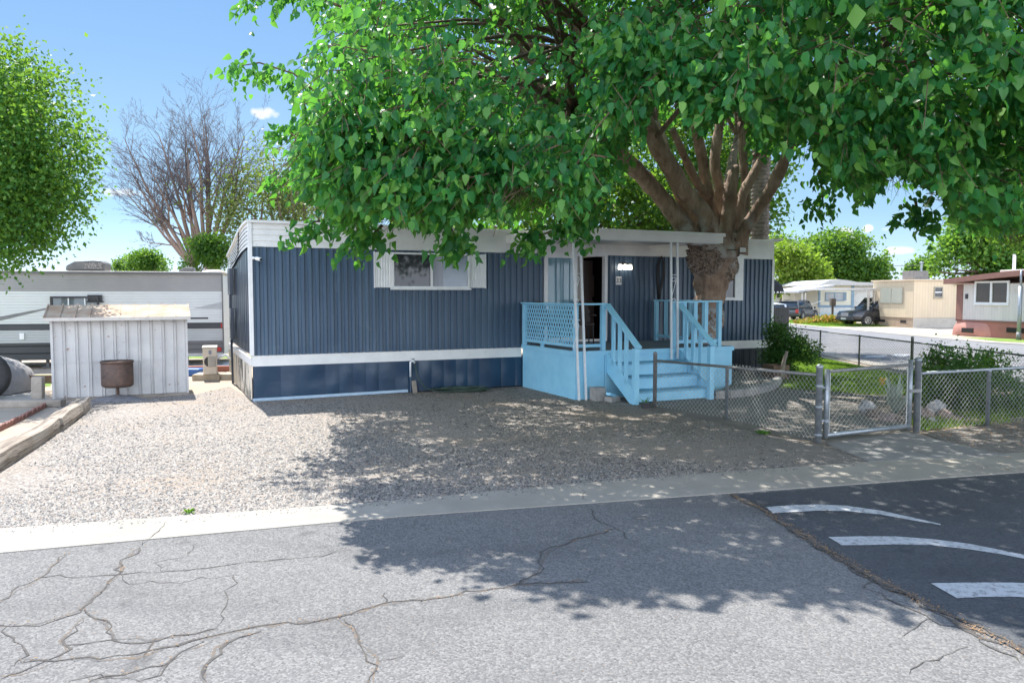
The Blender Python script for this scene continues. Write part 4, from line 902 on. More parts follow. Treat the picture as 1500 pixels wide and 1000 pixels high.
for k, (x, ln, lb) in enumerate([(-.03, .62, 'left pale timber block under the air conditioner'), (.50, .45, 'right pale timber block beside the air conditioner')]):
    o = MB().box(-ln / 2, ln / 2, -.3, .3, 0, .14).build('timber_block', M('pale_block', (.42, .36, .28), (.32, .27, .2), 5, .85), None, bevel=.01); o.location = hp_ + Vector((x, .1 + k * .12, 0)); o.rotation_euler = (0, 0, .12); tag(o, lb, 'block')
# things under and beyond the caravan
o = MB().box(-1.1, 1.1, -.09, .09, 0, .16).build('plank', M('red_plank', (.30, .10, .06), (.22, .08, .05), 5, .8), None, bevel=.01); o.location = (-8.3, 19.8, .0); o.rotation_euler = (0, 0, .1); tag(o, 'red brown plank lying on the ground behind the air conditioner', 'plank')
o = MB().box(-.3, .3, -.2, .2, 0, .18).build('blue_box', M('blue_plastic', (.03, .12, .35), rough=.4), None, bevel=.03); o.location = (-8.0, 19.0, 0); tag(o, 'low blue plastic box on the ground between shed and home', 'box')
po_ = G(56, 593)
o = MB().box(-.09, .09, -.08, .08, -.05, .52).build('wooden_post', wood_grey, None, bevel=.012); o.location = po_; o.rotation_euler = (0, .03, .2); tag(o, 'short split grey wooden post left of the shed', 'post')
o = MB().box(-1.5, .42, -.10, .10, 0, .13).build('timber_sleeper', wood_grey, None, bevel=.015); o.location = G(60, 597) + Vector((.0, .12, 0)); o.rotation_euler = (0, 0, .06); o.location.x -= .1; tag(o, 'low grey sleeper behind the short post', 'timber')
# covered trailer and wheel at the left edge
t = empty('covered_trailer', 'small trailer under a pale grey cover at the left edge', 'trailer', (-10.85, 15.7, 0), .1)
mb = MB(); rows = [(.02, .86, .75), (.25, .84, .74), (.45, .76, .66), (.62, .55, .5), (.74, .22, .25), (.76, .02, .02)]; n = 28
for z, rx, ry in rows:
    for k in range(n):
        a = 6.283 * k / n; q = 1 + .05 * math.sin(a * 7 + z * 3) * (1 - z) + .02 * math.sin(a * 17); mb.v.append((rx * q * math.copysign(abs(math.cos(a)) ** .6, math.cos(a)), ry * q * math.copysign(abs(math.sin(a)) ** .6, math.sin(a)), z))
for i in range(len(rows) - 1):
    for k in range(n): mb.f.append((i * n + k, i * n + (k + 1) % n, (i + 1) * n + (k + 1) % n, (i + 1) * n + k))
mb.build('cover', M('grey_tarp', (.26, .25, .245), (.20, .195, .19), 4, .8, .5, 10), t, True)
mb = MB(); mb.beam((.5, .1, .30), (1.6, .2, .28), .07, .07); mb.build('drawbar', M('brown_steel', (.16, .09, .05)), t)
t = empty('spare_wheel', 'large wheel with black tyre and pale rim at left edge', 'wheel', (-10.08, 14.55, .46), .25)
MB().lathe([(.30, -.09), (.36, -.12), (.43, -.11), (.46, -.06), (.465, 0), (.46, .06), (.43, .11), (.36, .12), (.30, .09)], 40, axis='y').build('tyre', rubber, t, True)
MB().lathe([(.0, -.03), (.1, -.045), (.2, -.02), (.26, -.05), (.31, -.085), (.31, .08), (.2, .04), (0, .04)], 32, axis='y').build('rim', M('rim_white', (.66, .66, .62), (.5, .48, .42), 6, .45), t, True)

# ------------------------------------------------------------------ caravan
V0 = (-13.7, 20.5); VA = math.atan2(1.3, 5.45)
vr = empty('travel_trailer', 'long white and grey travel trailer caravan parked behind the shed', 'caravan', (V0[0], V0[1], 0), VA)
def vx(px): # pixel column -> distance along the caravan's near side
    r = (px - 750) / F; return (r * V0[1] - V0[0]) / (math.cos(VA) - r * math.sin(VA))
VZ0, VZ1 = .24, 2.62; VE = vx(326); VS = -6.0
def rvmat(name, c, c2, pitch=.075):
    m, N, L, b = newmat(name); co = coords(N, L); sx = N.new('ShaderNodeSeparateXYZ'); L.new(co, sx.inputs[0])
    dv = N.new('ShaderNodeMath'); dv.operation = 'DIVIDE'; dv.inputs[1].default_value = pitch; L.new(sx.outputs[2], dv.inputs[0]); fr = N.new('ShaderNodeMath'); fr.operation = 'FRACT'; L.new(dv.outputs[0], fr.inputs[0])
    g = N.new('ShaderNodeMapRange'); g.inputs[1].default_value = 0; g.inputs[2].default_value = .2; L.new(fr.outputs[0], g.inputs[0])
    cc = ramp(N, L, noise_node(N, L, co, 1.2), [(.35, c), (.65, c2)]); cc = mixc(N, L, g.outputs[0], tuple(x * .78 for x in c), cc); L.new(cc, b.inputs['Base Color']); b.inputs['Roughness'].default_value = .35; bumpn(N, L, b, g.outputs[0], .6, .012); return m
rvw = rvmat('caravan_white_siding', (.60, .62, .63), (.66, .68, .69)); rvg = rvmat('caravan_grey_siding', (.34, .33, .335), (.29, .29, .295), .06); rvd = rvmat('caravan_charcoal', (.022, .026, .034), (.035, .04, .048), .2); rvl = rvmat('caravan_light_siding', (.40, .42, .43), (.45, .46, .47), .07); rvs = rvmat('caravan_skirt_grey', (.14, .14, .145), (.12, .12, .125), .15)
mb = MB(); mb.box(VS, VE, .02, 2.4, VZ0 + .02, VZ1 - .02); mb.build('body', rvw, vr, bevel=.03)
def band(nm, z0, z1, m, y=0, x0=VS, x1=VE): MB().box(x0 + .02, x1 - .01, y, .019, z0, z1).build(nm, m, vr, bevel=.004)
band('upper_band', 2.10, VZ1 - .03, rvg); band('middle_band', 1.22, 2.098, rvw, .004); band('stripe', 1.05, 1.218, rvd, -.004); band('lower_band', .70, 1.048, rvl, .004)
sx_ = vx(230)
MB().box(VS + .02, sx_, -.008, .0035, VZ0, .698).build('dark_skirt', rvd, vr, bevel=.004); MB().box(sx_, VE - .01, -.008, .0035, VZ0 + .12, .698).build('grey_skirt', rvs, vr, bevel=.004)
mb = MB(); mb.sideprism([(VS, 1.42), (vx(0), 1.42), (vx(72), 1.66), (vx(100), 1.70), (vx(100), 1.67), (vx(72), 1.62), (vx(0), 1.31), (VS, 1.31)], .0, .0039); mb.build('swoosh', M('swoosh_grey', (.2, .2, .205)), vr)
mb = MB(); mb.sideprism([(vx(283), 1.62), (vx(325), 1.80), (vx(325), 1.60)], .0005, .0039); mb.build('swoosh', M('swoosh_pale', (.45, .46, .47)), vr); MB().box(vx(274), vx(305), .0, .0039, 1.32, 1.37).build('swoosh', rvd, vr)
MB().box(VS - .02, VE + .04, -.03, 2.44, VZ1 - .019, VZ1 + .03).build('roof', M('caravan_roof', (.66, .60, .52), (.58, .52, .45)), vr, bevel=.01); MB().box(VS, VE + .02, -.05, -.031, VZ1 - .045, VZ1 + .006).build('gutter_rail', rvs, vr)
MB().box(VE - .004, VE + .03, -.035, .03, VZ0 + .1, VZ1 - .05).build('corner_trim', rvs, vr)
w0, w1 = vx(75), vx(146); mb = MB(); z1 = 2.0 - .045; z0 = z1 - .55
o = window(vr, w0, w1, z0 - .1, 1.96, y=-.002, split=None, fr=.05, fm=black_plastic, gm=glass('caravan_glass', (.12, .15, .17)))
for f in (.36, .7): MB().box(w0 + (w1 - w0) * f, w0 + (w1 - w0) * f + .03, -.045, -.0145, z0 - .05, 1.91).build('mullion', white_metal, o)
window(vr, vx(130), vx(151), 1.80 + .03, 2.0, y=-.003, split=None, fr=.02, fm=rvd, gm=rvd, name='vent_window')
MB().box(vx(28), vx(35), -.03, .003, .80, .98).build('socket_cover', white_paint, vr, bevel=.008)
MB().box(VE - .16, VE - .05, -.03, -.0081, .40, .52).build('tail_light', M('tail_red', (.45, .02, .015), rough=.25), vr, bevel=.008); MB().box(VE - .05, VE - .01, -.03, -.0045, 1.06, 1.2).build('marker_light', M('tail_red', (.45, .02, .015)), vr)
mb = MB(); a, b = vx(83), vx(144)
mb.sideprism([(a + .0, VZ1 + .06), (a + .02, VZ1 + .2), (a + .25, VZ1 + .33), (a + .75, VZ1 + .36), (b - .12, VZ1 + .35), (b, VZ1 + .28), (b, VZ1 + .06)], .8, 1.5); ac = mb.build('air_conditioner', M('ac_grey', (.10, .10, .10), (.13, .13, .125), 4, .6), vr, bevel=.05)
MB().box(b - .52, b - .06, .775, .799, VZ1 + .11, VZ1 + .29).build('grille', M('ac_grille', (.30, .28, .26), (.05, .05, .05), 30, .6), ac)
mb = MB(); a, b = vx(255), vx(281); mb.sideprism([(a, VZ1 + .03), (a + .05, VZ1 + .11), (a + .2, VZ1 + .18), (b - .05, VZ1 + .18), (b, VZ1 + .03)], .7, 1.1); mb.build('roof_vent', M('ac_grey', (.1, .1, .1)), vr, bevel=.03)
mb = MB(); mb.lathe([(0, .09), (.2, .08), (.32, .04), (.33, 0)], 20, ((vx(308)), .9, VZ1 + .03)); mb.build('roof_dome', M('roof_cream', (.6, .52, .42)), vr, True)
for xx in (vx(-80), vx(-130)):
    o = MB().lathe([(.18, -.1), (.3, -.11), (.35, -.08), (.36, 0), (.35, .08), (.3, .11), (.18, .1)], 28, (xx, .25, .36), 'y').build('wheel', rubber, vr, True); MB().lathe([(0, -.06), (.1, -.07), (.19, -.08), (.19, .05)], 20, (xx, .25, .36), 'y').build('rim', white_metal, o, True)
mb = MB(); 
for px in (62, 20, 270, 316): x = vx(px); mb.beam((x, .3, 0), (x, .3, VZ0 + .02), .07, .07); mb.beam((x - .12, .3, .02), (x + .12, .3, .02), .2, .03)
mb.build('stabiliser_jacks', rvs, vr)
o = MB().box(-.9, .9, -.2, .2, .0, .12).build('drain_crate', wood_brown, None, bevel=.01); o.location = G(45, 560) + Vector((0, 0, 0)); tag(o, 'low brown wooden skid lying under the caravan edge', 'skid')

# ------------------------------------------------------------------ chain link fences
def mesh_panel(mb, a, b, z0, z1, sp=.085, r=.0026):
    """diamond wire between plan points a and b"""
    a = Vector(a); b = Vector(b); Ln = (b - a).length; d = (b - a) / Ln; nrm = Vector((-d.y, d.x, 0)); h = z1 - z0
    def P(s, z, o): q = a + d * s + nrm * o; return (q.x, q.y, z0 + z)
    k = -h
    while k < Ln:
        for sg in (1, -1):
            s0, s1 = k, k + h; lo, hi = max(0, -s0 / h), min(1, (Ln - s0) / h)
            if hi - lo < .03: continue
            A_ = (s0 + h * lo, h * lo if sg > 0 else h * (1 - lo)); B_ = (s0 + h * hi, h * hi if sg > 0 else h * (1 - hi))
            mb.tube([P(A_[0], A_[1], sg * r * .8), P(B_[0], B_[1], sg * r * .8)], r, 3, False)
        k += sp
def pipe(par, name, a, b, r, mat=galv, n=10): return MB().tube([a, b], r, n).build(name, mat, par, True)
def fpost(par, p, h, r, mat=galv, name='post', cap=True):
    o = MB().lathe([(0, 0), (r, 0), (r, h - r * .6), (r * 1.15, h - r * .5), (r * 1.1, h), (r * .6, h + r * .5), (0, h + r * .7)], 14, (p[0], p[1], 0)).build(name, mat, par, True); return o
FA, FB, FC = G(959, 597), G(1064, 615), G(1198, 649)
f1 = empty('chain_link_fence', 'low galvanised chain link fence between the porch steps and the gate', 'fence')
HA = AT(961, 528, FA.y).z; HC = AT(1185, 549, FC.y).z
fpost(f1, FA, AT(959, 517, FA.y).z, .036, galv_old); fpost(f1, FB, HA - .01, .028); 
pipe(f1, 'top_rail', (FA.x, FA.y, HA), (FC.x - .02, FC.y, HC), .022, galv_old)
mb = MB(); mesh_panel(mb, (FA.x, FA.y, 0), (FB.x, FB.y, 0), .03, HA - .01); mesh_panel(mb, (FB.x, FB.y, 0), (FC.x, FC.y, 0), .03, HC - .01); mb.build('wire_mesh', wire, f1)
fpost(f1, FC, AT(1198, 536, FC.y).z, .044, name='gate_post')
mb = MB(); 
for z in (.12, .5, .78): mb.lathe([(.044, z - .015), (.054, z - .012), (.054, z + .012), (.044, z + .015)], 12, (FC.x, FC.y, 0))
mb.build('band', galv, f1)
GA, GB = G(1209, 648), G(1331, 634.5); gh = AT(1209, 544, GA.y).z
gt = empty('chain_link_gate', 'galvanised pipe gate with wire mesh across the garden walk', 'gate')
for p, top in ((GA, gh + .03), (GB, gh + .10)): MB().tube([(p.x, p.y, .06), (p.x, p.y, top)], .032, 12).build('stile', galv, gt, True)
pipe(gt, 'top_rail', (GA.x, GA.y, gh), (GB.x, GB.y, gh + .03), .024, galv_old); pipe(gt, 'bottom_rail', (GA.x, GA.y, .10), (GB.x, GB.y, .11), .032)
mb = MB(); mesh_panel(mb, (GA.x, GA.y, 0), (GB.x, GB.y, 0), .12, gh - .01); mb.build('wire_mesh', wire, gt)
dd = (GB - GA).normalized()
for p, s in ((GA, 1), (GB, -1)):
    q = p + dd * .06 * s; MB().tube([(q.x, q.y, .12), (q.x, q.y, gh)], .007, 6).build('tension_bar', wire, gt)
for z in (.3, .75): 
    mb = MB(); mb.tube([(FC.x, FC.y, z), (GA.x, GA.y, z)], .016, 8); mb.lathe([(.034, z - .02), (.044, z - .02), (.044, z + .02), (.034, z + .02)], 12, (GA.x, GA.y, 0)); mb.build('hinge', galv, gt)
mb = MB(); mb.beam((GB.x - .02, GB.y - .04, .62), (GB.x + .16, GB.y + .02, .62), .02, .05); mb.build('latch', galv_old, gt)
FD, FE = G(1342, 633.5), G(1446, 624); dirv = (FE - FD).normalized(); FG = FD + dirv * 5.2
f2 = empty('chain_link_fence', 'low galvanised chain link fence to the right of the gate', 'fence')
H2 = AT(1345, 547, FD.y).z
fpost(f2, FD, AT(1340, 526, FD.y).z, .044, name='gate_post'); fpost(f2, FE, H2 - .01, .030); fpost(f2, FG, H2, .03)
pipe(f2, 'top_rail', (FD.x, FD.y, H2), (FG.x, FG.y, H2 + .02), .024)
mb = MB(); mesh_panel(mb, (FD.x, FD.y, 0), (FG.x, FG.y, 0), .03, H2 - .01); mb.build('wire_mesh', wire, f2)
q = FD + dirv * .07; MB().tube([(q.x, q.y, .04), (q.x, q.y, H2)], .007, 6).build('tension_bar', wire, f2)
# street-side fence
f3 = empty('street_fence', 'long dull chain link fence between the lawn and the side street', 'fence')
pf = [(9.95, 36), (9.85, 30), (9.75, 24.2), (9.72, 21.4), (9.68, 18.5), (9.65, 15.5), (9.7, 12.9)]
hts = [.85] * 7; hts[6] = 1.0
for i, p in enumerate(pf):
    fpost(f3, p, .88 if i not in (4,) else .98, .024 if i != 4 else .034, galv_old)
mb = MB()
for i in range(len(pf) - 1):
    pipe(f3, 'top_rail', (*pf[i], .86), (*pf[i + 1], .86), .019, galv_old, 8); mesh_panel(mb, (*pf[i], 0), (*pf[i + 1], 0), .04, .85, sp=.085, r=.0028)
mb.build('wire_mesh', wire_old, f3)

# ------------------------------------------------------------------ planting bed with concrete edging by the home's right end
curve = [G(1046, 584), G(1066, 583), G(1086, 581), G(1104, 578), G(1122, 573.5), G(1136, 566), G(1143, 556)]
P = [curve[0]]
for i in range(1, len(curve)): P += [curve[i - 1].lerp(curve[i], k / 4) for k in range(1, 5)]
grp = 'concrete edging blocks curving round the gravel bed'
for i, (a, b) in enumerate([(0, 1), (1, 3), (3, 4), (4, 5), (5, 6)]):
    pa, pb = curve[a], curve[b]; mb = MB(); mid = [p for p in [curve[k] for k in range(a, b + 1)]]
    for k in range(len(mid) - 1): mb.beam(mid[k] + Vector((0, 0, .07)), mid[k + 1] + Vector((0, 0, .07)) - (mid[k + 1] - mid[k]).normalized() * .01, .16, .17)
    tag(mb.build('edging_block', block, None, bevel=.012), ['edging block touching the foot of the steps', 'long edging block right of the steps behind the fence', 'middle edging block of the curved bed', 'edging block where the bed curve turns back', 'last edging block of the curve near the planter box'][i], 'edging', grp)
bed = [(p.x, p.y) for p in curve] + [HL(HLen - .4, -.1)[:2], HL(9.4, -.1)[:2], HL(9.42, -2.3)[:2]]
sheet('planting_bed', bed, .10, GM['gravel']); mb = MB(); mb.prism(bed, 0, .098); tag(mb.build('bed_soil', GM['dirt']), kind='structure')
bx = rng.uniform(min(p[0] for p in bed), max(p[0] for p in bed), 16000); by = rng.uniform(min(p[1] for p in bed), max(p[1] for p in bed), 16000); k = inpoly(bx, by, bed); bx, by = bx[k], by[k]
mbr = M('bed_stones_mat', (.32, .25, .21)); tag(stones('bed_gravel', bx, by, np.full(len(bx), .102), rng.uniform(.015, .035, len(bx)), mst), 'brown and grey stones filling the curved planting bed', 'gravel', kind='stuff')
# planter box with a leaning stick
pb = G(1138, 560); pb = Vector((pb.x, pb.y + .5, 0))
t = empty('planter_box', 'brown wooden planter box at the foot of the dark bush', 'planter', AT(1136, 545, 17.6) * 1, .35); t.location.z = .08
mb = MB(); mb.box(-.22, .22, -.2, -.17, 0, .32); mb.box(-.22, .22, .17, .2, 0, .32); mb.box(-.22, -.19, -.169, .169, 0, .32); mb.box(.19, .22, -.169, .169, 0, .32); mb.build('side_boards', wood_brown, t, bevel=.004); MB().box(-.189, .189, -.169, .169, .1, .26).build('soil', M('dark_soil', (.05, .035, .025)), t)
o = MB().tube([AT(1146, 552, 17.2), AT(1148, 530, 17.2), AT(1153, 514, 17.2)], [.05, .045, .035], 7).build('leaning_stick', wood_grey, None, True); tag(o, 'short weathered stick leaning beside the planter box', 'stick')
# bushes
def bush(name, label, base, blobs, n, size, lm, stems=9, jitter=.08, droop=.1):
    t = empty(name, label, 'bush', base); base = Vector(base); loc = [(b[0] - base.x, b[1] - base.y, b[2] - base.z, b[3], b[4], b[5]) for b in blobs]
    mb = MB()
    for i in range(stems): b = random.choice(loc); limb(mb, (random.gauss(0, .06), random.gauss(0, .06), 0), (b[0] + random.gauss(0, .1), b[1], b[2] + b[5] * .4), .018, .006, .1, 4, 4)
    mb.build('stems', bark_b, t); crown('foliage', loc, n, size, lm, t, jitter, droop=droop); return t
bc = AT(1150, 515, 18.4)
bush('dark_bush', 'rounded dark green bush at the right end of the blue home', (bc.x, bc.y, .0), sub_blobs((bc.x, bc.y, .72), (.72, .6, .66), 16, .42, 3) + [(bc.x + .05, bc.y, .55, .55, .5, .5)], 9000, .055, lm_dark)
b2 = [];
for (px, py, Y, r) in [(1385, 560, 14.0, .55), (1420, 565, 13.6, .6), (1455, 575, 13.5, .5), (1360, 565, 14.2, .4), (1400, 585, 13.5, .5), (1440, 545, 14.2, .5), (1385, 535, 14.5, .42), (1480, 592, 13.0, .35), (1370, 545, 14.3, .3), (1450, 590, 13.0, .5), (1375, 590, 13.6, .35), (1497, 602, 12.9, .25)]:
    p = AT(px, py, Y); b2.append((p.x, p.y, max(p.z, .2), r, r, r * .85))
bb = AT(1415, 600, 13.7); bush('large_bush', 'large straggly dark green bush behind the fence right of the gate', (bb.x, bb.y, 0), b2, 16000, .052, lm_dark, 16, .10)
mb = MB(); lp = []; ld = []
t = [o for o in bpy.data.objects if o.name == 'large_bush'][0]
for (px, py) in [(1365, 511), (1376, 506), (1387, 514), (1366, 522), (1405, 524), (1420, 513), (1430, 522), (1452, 513), (1449, 525), (1395, 520), (1376, 520), (1440, 520)]:
    tip = AT(px, py, 14.4); b = Vector((tip.x + random.gauss(0, .12), 14.2, .55)); b_loc = b - Vector((bb.x, bb.y, 0)); tl = tip - Vector((bb.x, bb.y, 0)); Pp = limb(mb, b_loc, tl, .008, .003, .05, 4, 6)
    for q in Pp[2:]:
        for k in range(9): lp.append(q + Vector((random.gauss(0, .03),) * 3)); ld.append((random.gauss(0, 1), random.gauss(0, 1), random.gauss(.4, .6)))
mb.build('shoots', bark_b, t); leaves('shoot_leaves', np.array(lp), np.array(ld), rng.uniform(.03, .06, len(lp)), lm_dark, t, True)
# agave-like plant
ag = G(1312, 606); t = empty('agave', 'pale spiky agave plant among rocks behind the gate', 'plant', ag)
mag = M('agave_leaf', (.24, .30, .25), (.30, .35, .28), 5, .5); 
for i in range(26):
    a = i * 2.4; ln = random.uniform(.42, .78); tilt = random.uniform(.12, .75); d = Vector((math.cos(a) * math.sin(tilt), math.sin(a) * math.sin(tilt), math.cos(tilt))); s = Vector((-math.sin(a), math.cos(a), 0)); mb = MB()
    for k in range(6):
        f = k / 5; p = d * ln * f + Vector((0, 0, -.10 * f * f * tilt)); wd = .045 * (math.sin(math.pi * min(1, .25 + f * .75)) ** .8) * (1 - f * .3) + .001; nn = s.cross(d); mb.v += [tuple(p - s * wd), tuple(p - nn * .012 * (1 - f)), tuple(p + s * wd)]
    for k in range(5): mb.f += [(k * 3, k * 3 + 1, k * 3 + 4, k * 3 + 3), (k * 3 + 1, k * 3 + 2, k * 3 + 5, k * 3 + 4)]
    mb.build('leaf', mag, t, True)
ye = AT(1293, 556, 13.0); p0 = ye; n = 60; tag(leaves('yellow_sprig', np.array([[p0.x + random.gauss(0, .02), p0.y, p0.z - abs(random.gauss(0, .05))] for _ in range(n)]), rng.normal(0, 1, (n, 3)) + np.array([0, 0, 1.2]), rng.uniform(.03, .06, n), M('yellow_leaf', (.6, .38, .05), (.5, .42, .08)), None, True), 'small orange yellow leaf sprig rising beside the agave', 'plant')
def rock(label, p, r, mat, seed, sq=.6):
    mb = MB(); n = 10; m = 14
    for i in range(n + 1):
        th = math.pi * i / n
        for k in range(m):
            a = 6.283 * k / m; v = Vector((math.sin(th) * math.cos(a), math.sin(th) * math.sin(a), math.cos(th))); q = 1 + .35 * noise.noise(v * 1.6 + Vector((seed * 9, 0, 0))) + .12 * noise.noise(v * 4 + Vector((seed, 3, 0))); mb.v.append((v.x * r * q, v.y * r * q * .8, max(-.02, v.z * r * q * sq + r * sq * .55)))
    for i in range(n):
        for k in range(m): mb.f.append((i * m + k, (i + 1) * m + k, (i + 1) * m + (k + 1) % m, i * m + (k + 1) % m))
    o = mb.build('rock', mat, None); o.location = (p.x, p.y, 0); o.rotation_euler = (0, 0, seed); return tag(o, label, 'rock', 'rocks edging the bed behind the gate')
rk1 = M('rock_pink', (.30, .22, .19), (.20, .16, .15), 5, .9, .6, 20); rk2 = M('rock_grey', (.34, .34, .35), (.22, .22, .23), 5, .9, .6, 20); rk3 = M('rock_brown', (.13, .10, .085), (.2, .16, .13), 5, .9, .6, 20)
for a in [('pale topped boulder at the left end of the rocks by the walk', 1270, 604, .17, rk2, 1, .8), ('dark brown rock behind the pale topped boulder', 1281, 611, .15, rk3, 2, .6), ('flat tan rock below the agave leaves', 1301, 616, .17, rk1, 3, .5), ('dark low rock beside the flat tan rock', 1317, 617, .13, rk3, 4, .5), ('pinkish rock just right of the gate post', 1354, 614, .16, rk1, 5, .8), ('grey upright rock under the large bush', 1371, 609, .16, rk2, 6, 1.0), ('small pink grey rock furthest right under the bush', 1384, 612, .13, rk1, 7, .7), ('small pale rock in front of the pinkish rock', 1366, 619, .09, rk2, 8, .6)]: rock(a[0], G(a[1], a[2]), a[3], a[4], a[5], a[6])
# small palm seedling and dark fitting by the newel
sp_ = G(945, 594); t = empty('seedling', 'small green palm seedling at the foot of the steps', 'plant', sp_); mb = MB()
for i in range(12):
    a = i * 2.4; ln = random.uniform(.16, .28); d = Vector((math.cos(a) * .6, math.sin(a) * .6, .9)).normalized(); s = Vector((-math.sin(a), math.cos(a), 0)) * .008; p1 = d * ln * .6; p2 = d * ln + Vector((0, 0, -.05)); mb.add([(-s), s, p1 + s, p1 - s, p2], [(0, 1, 2, 3), (3, 2, 4)])
mb.build('fronds', lm_green, t)
o = MB().box(-.07, .07, -.05, .05, 0, .1).build('path_light', black_plastic, None, bevel=.01); o.location = G(946, 598); tag(o, 'small black box on the ground beside the newel post', 'fitting')
# grass blades
def blades(name, label, poly, n, h, lm, clump=.5):
    xs = np.array([p[0] for p in poly]); ys = np.array([p[1] for p in poly]); x = rng.uniform(xs.min(), xs.max(), n); y = rng.uniform(ys.min(), ys.max(), n); k = inpoly(x, y, poly)
    q = np.array([noise.noise(Vector((a * 1.2, b * 1.2, 1))) for a, b in zip(x, y)]); k &= q + clump > rng.uniform(0, .8, n); x, y = x[k], y[k]; n = len(x); hh = h * rng.uniform(.5, 1.4, n); a = rng.uniform(0, 6.28, n); wd = .007 + .004 * rng.uniform(0, 1, n)
    dx, dy = np.cos(a) * wd, np.sin(a) * wd; ln = rng.normal(0, .45, (n, 2)) * hh[:, None]
    V = np.stack([np.stack([x - dx, y - dy, np.full(n, .005)], 1), np.stack([x + dx, y + dy, np.full(n, .005)], 1), np.stack([x + ln[:, 0], y + ln[:, 1], hh], 1)], 1).reshape(-1, 3)
    return tag(fastmesh(name, V, [np.arange(n * 3).reshape(-1, 3)], lm), label, 'grass', kind='stuff')
lm_grass = leafmat('grass_blade', (.08, .16, .015), (.15, .26, .025), (.27, .30, .07), .35)
blades('lawn_grass', 'green lawn grass inside the street side fence', [(5.9, 16.2), (7.2, 15.2), (9.6, 15.0), (9.8, 30), (6.8, 30), (6.9, 20)], 90000, .055, lm_grass, .9)
blades('border_grass', 'short grass along the foot of the right hand fence', [tuple((FD + dirv * .1 + Vector((0, .05, 0)))[:2]), tuple((FD + dirv * 4)[:2]), (9.6, 14.2), (6.8, 12.6), (6.2, 11.9)], 16000, .08, lm_grass, .35)
blades('verge_grass', 'grass verge across the street', [(19.8, 48.6), (19.9, 60), (23.8, 60), (23.8, 48.4)], 14000, .12, lm_grass, .9)
for i, (x, y, r) in enumerate([(277, 753, .04), (1118, 637, .06)]):
    p = G(x, y); n = 40; tag(leaves('weed', np.array([[p.x + random.gauss(0, r * .5), p.y + random.gauss(0, r * .4), .02] for _ in range(n)]), rng.normal(0, .7, (n, 3)) + np.array([0, 0, .9]), rng.uniform(.5, 1.1, n) * r, lm_bright, None, True), ['tiny green weed on the gravel beside the sunny kerb', 'small weed near the gate slab in shaded gravel'][i], 'weed', 'tiny weeds in the gravel')

# ------------------------------------------------------------------ big mulberry
MX, MY = 4.28, 16.9
mul = empty('mulberry_tree', 'huge spreading green shade tree with a burled trunk beside the porch', 'tree', (MX, MY, 0)); MO = Vector((MX, MY, 0))
mbk, N_, L_, b_ = newmat('mulberry_bark'); co = coords(N_, L_, (1, 1, .35))
c = ramp(N_, L_, noise_node(N_, L_, co, 5, 9, .7), [(.32, (.14, .088, .062)), (.5, (.33, .22, .155)), (.68, (.50, .365, .27))])
cz = N_.new('ShaderNodeSeparateXYZ'); L_.new(coords(N_, L_), cz.inputs[0]); zf = maprange(N_, L_, cz.outputs[2], 2.3, 2.9); zf2 = maprange(N_, L_, cz.outputs[2], 3.9, 3.3)
mu = N_.new('ShaderNodeMath'); mu.operation = 'MULTIPLY'; L_.new(zf, mu.inputs[0]); L_.new(zf2, mu.inputs[1]); wp = maprange(N_, L_, noise_node(N_, L_, coords(N_, L_), 2.6, 6, .6), .46, .6); m2 = N_.new('ShaderNodeMath'); m2.operation = 'MULTIPLY'; L_.new(mu.outputs[0], m2.inputs[0]); L_.new(wp, m2.inputs[1])
c = mixc(N_, L_, m2.outputs[0], c, (.50, .47, .43)); zb = maprange(N_, L_, cz.outputs[2], 1.95, 1.5); m3 = N_.new('ShaderNodeMath'); m3.operation = 'MULTIPLY'; L_.new(zb, m3.inputs[0]); L_.new(maprange(N_, L_, noise_node(N_, L_, coords(N_, L_), 9, 6, .7), .5, .56), m3.inputs[1])
c = mixc(N_, L_, m3.outputs[0], c, (.42, .50, .54)); L_.new(c, b_.inputs['Base Color']); b_.inputs['Roughness'].default_value = .85; bumpn(N_, L_, b_, noise_node(N_, L_, co, 12, 10, .75), 1.0, .06)
burlm, N_, L_, b_ = newmat('burl_bark'); v = N_.new('ShaderNodeTexVoronoi'); v.inputs['Scale'].default_value = 13; n_ = N_.new('ShaderNodeTexNoise'); n_.inputs['Scale'].default_value = 3; va = N_.new('ShaderNodeVectorMath'); va.operation = 'ADD'; L_.new(coords(N_, L_), va.inputs[0]); L_.new(n_.outputs['Color'], va.inputs[1]); L_.new(va.outputs[0], v.inputs[0])
c = ramp(N_, L_, v.outputs['Distance'], [(.08, (.03, .02, .015)), (.3, (.25, .175, .13)), (.6, (.42, .32, .25))]); c = mixc(N_, L_, maprange(N_, L_, noise_node(N_, L_, coords(N_, L_), 2.2, 4), .58, .68, 0, .8), c, (.52, .50, .47)); L_.new(c, b_.inputs['Base Color']); b_.inputs['Roughness'].default_value = .9; bumpn(N_, L_, b_, v.outputs['Distance'], 1.0, .08)
def P3(px, py, Y): return AT(px, py, Y) - MO
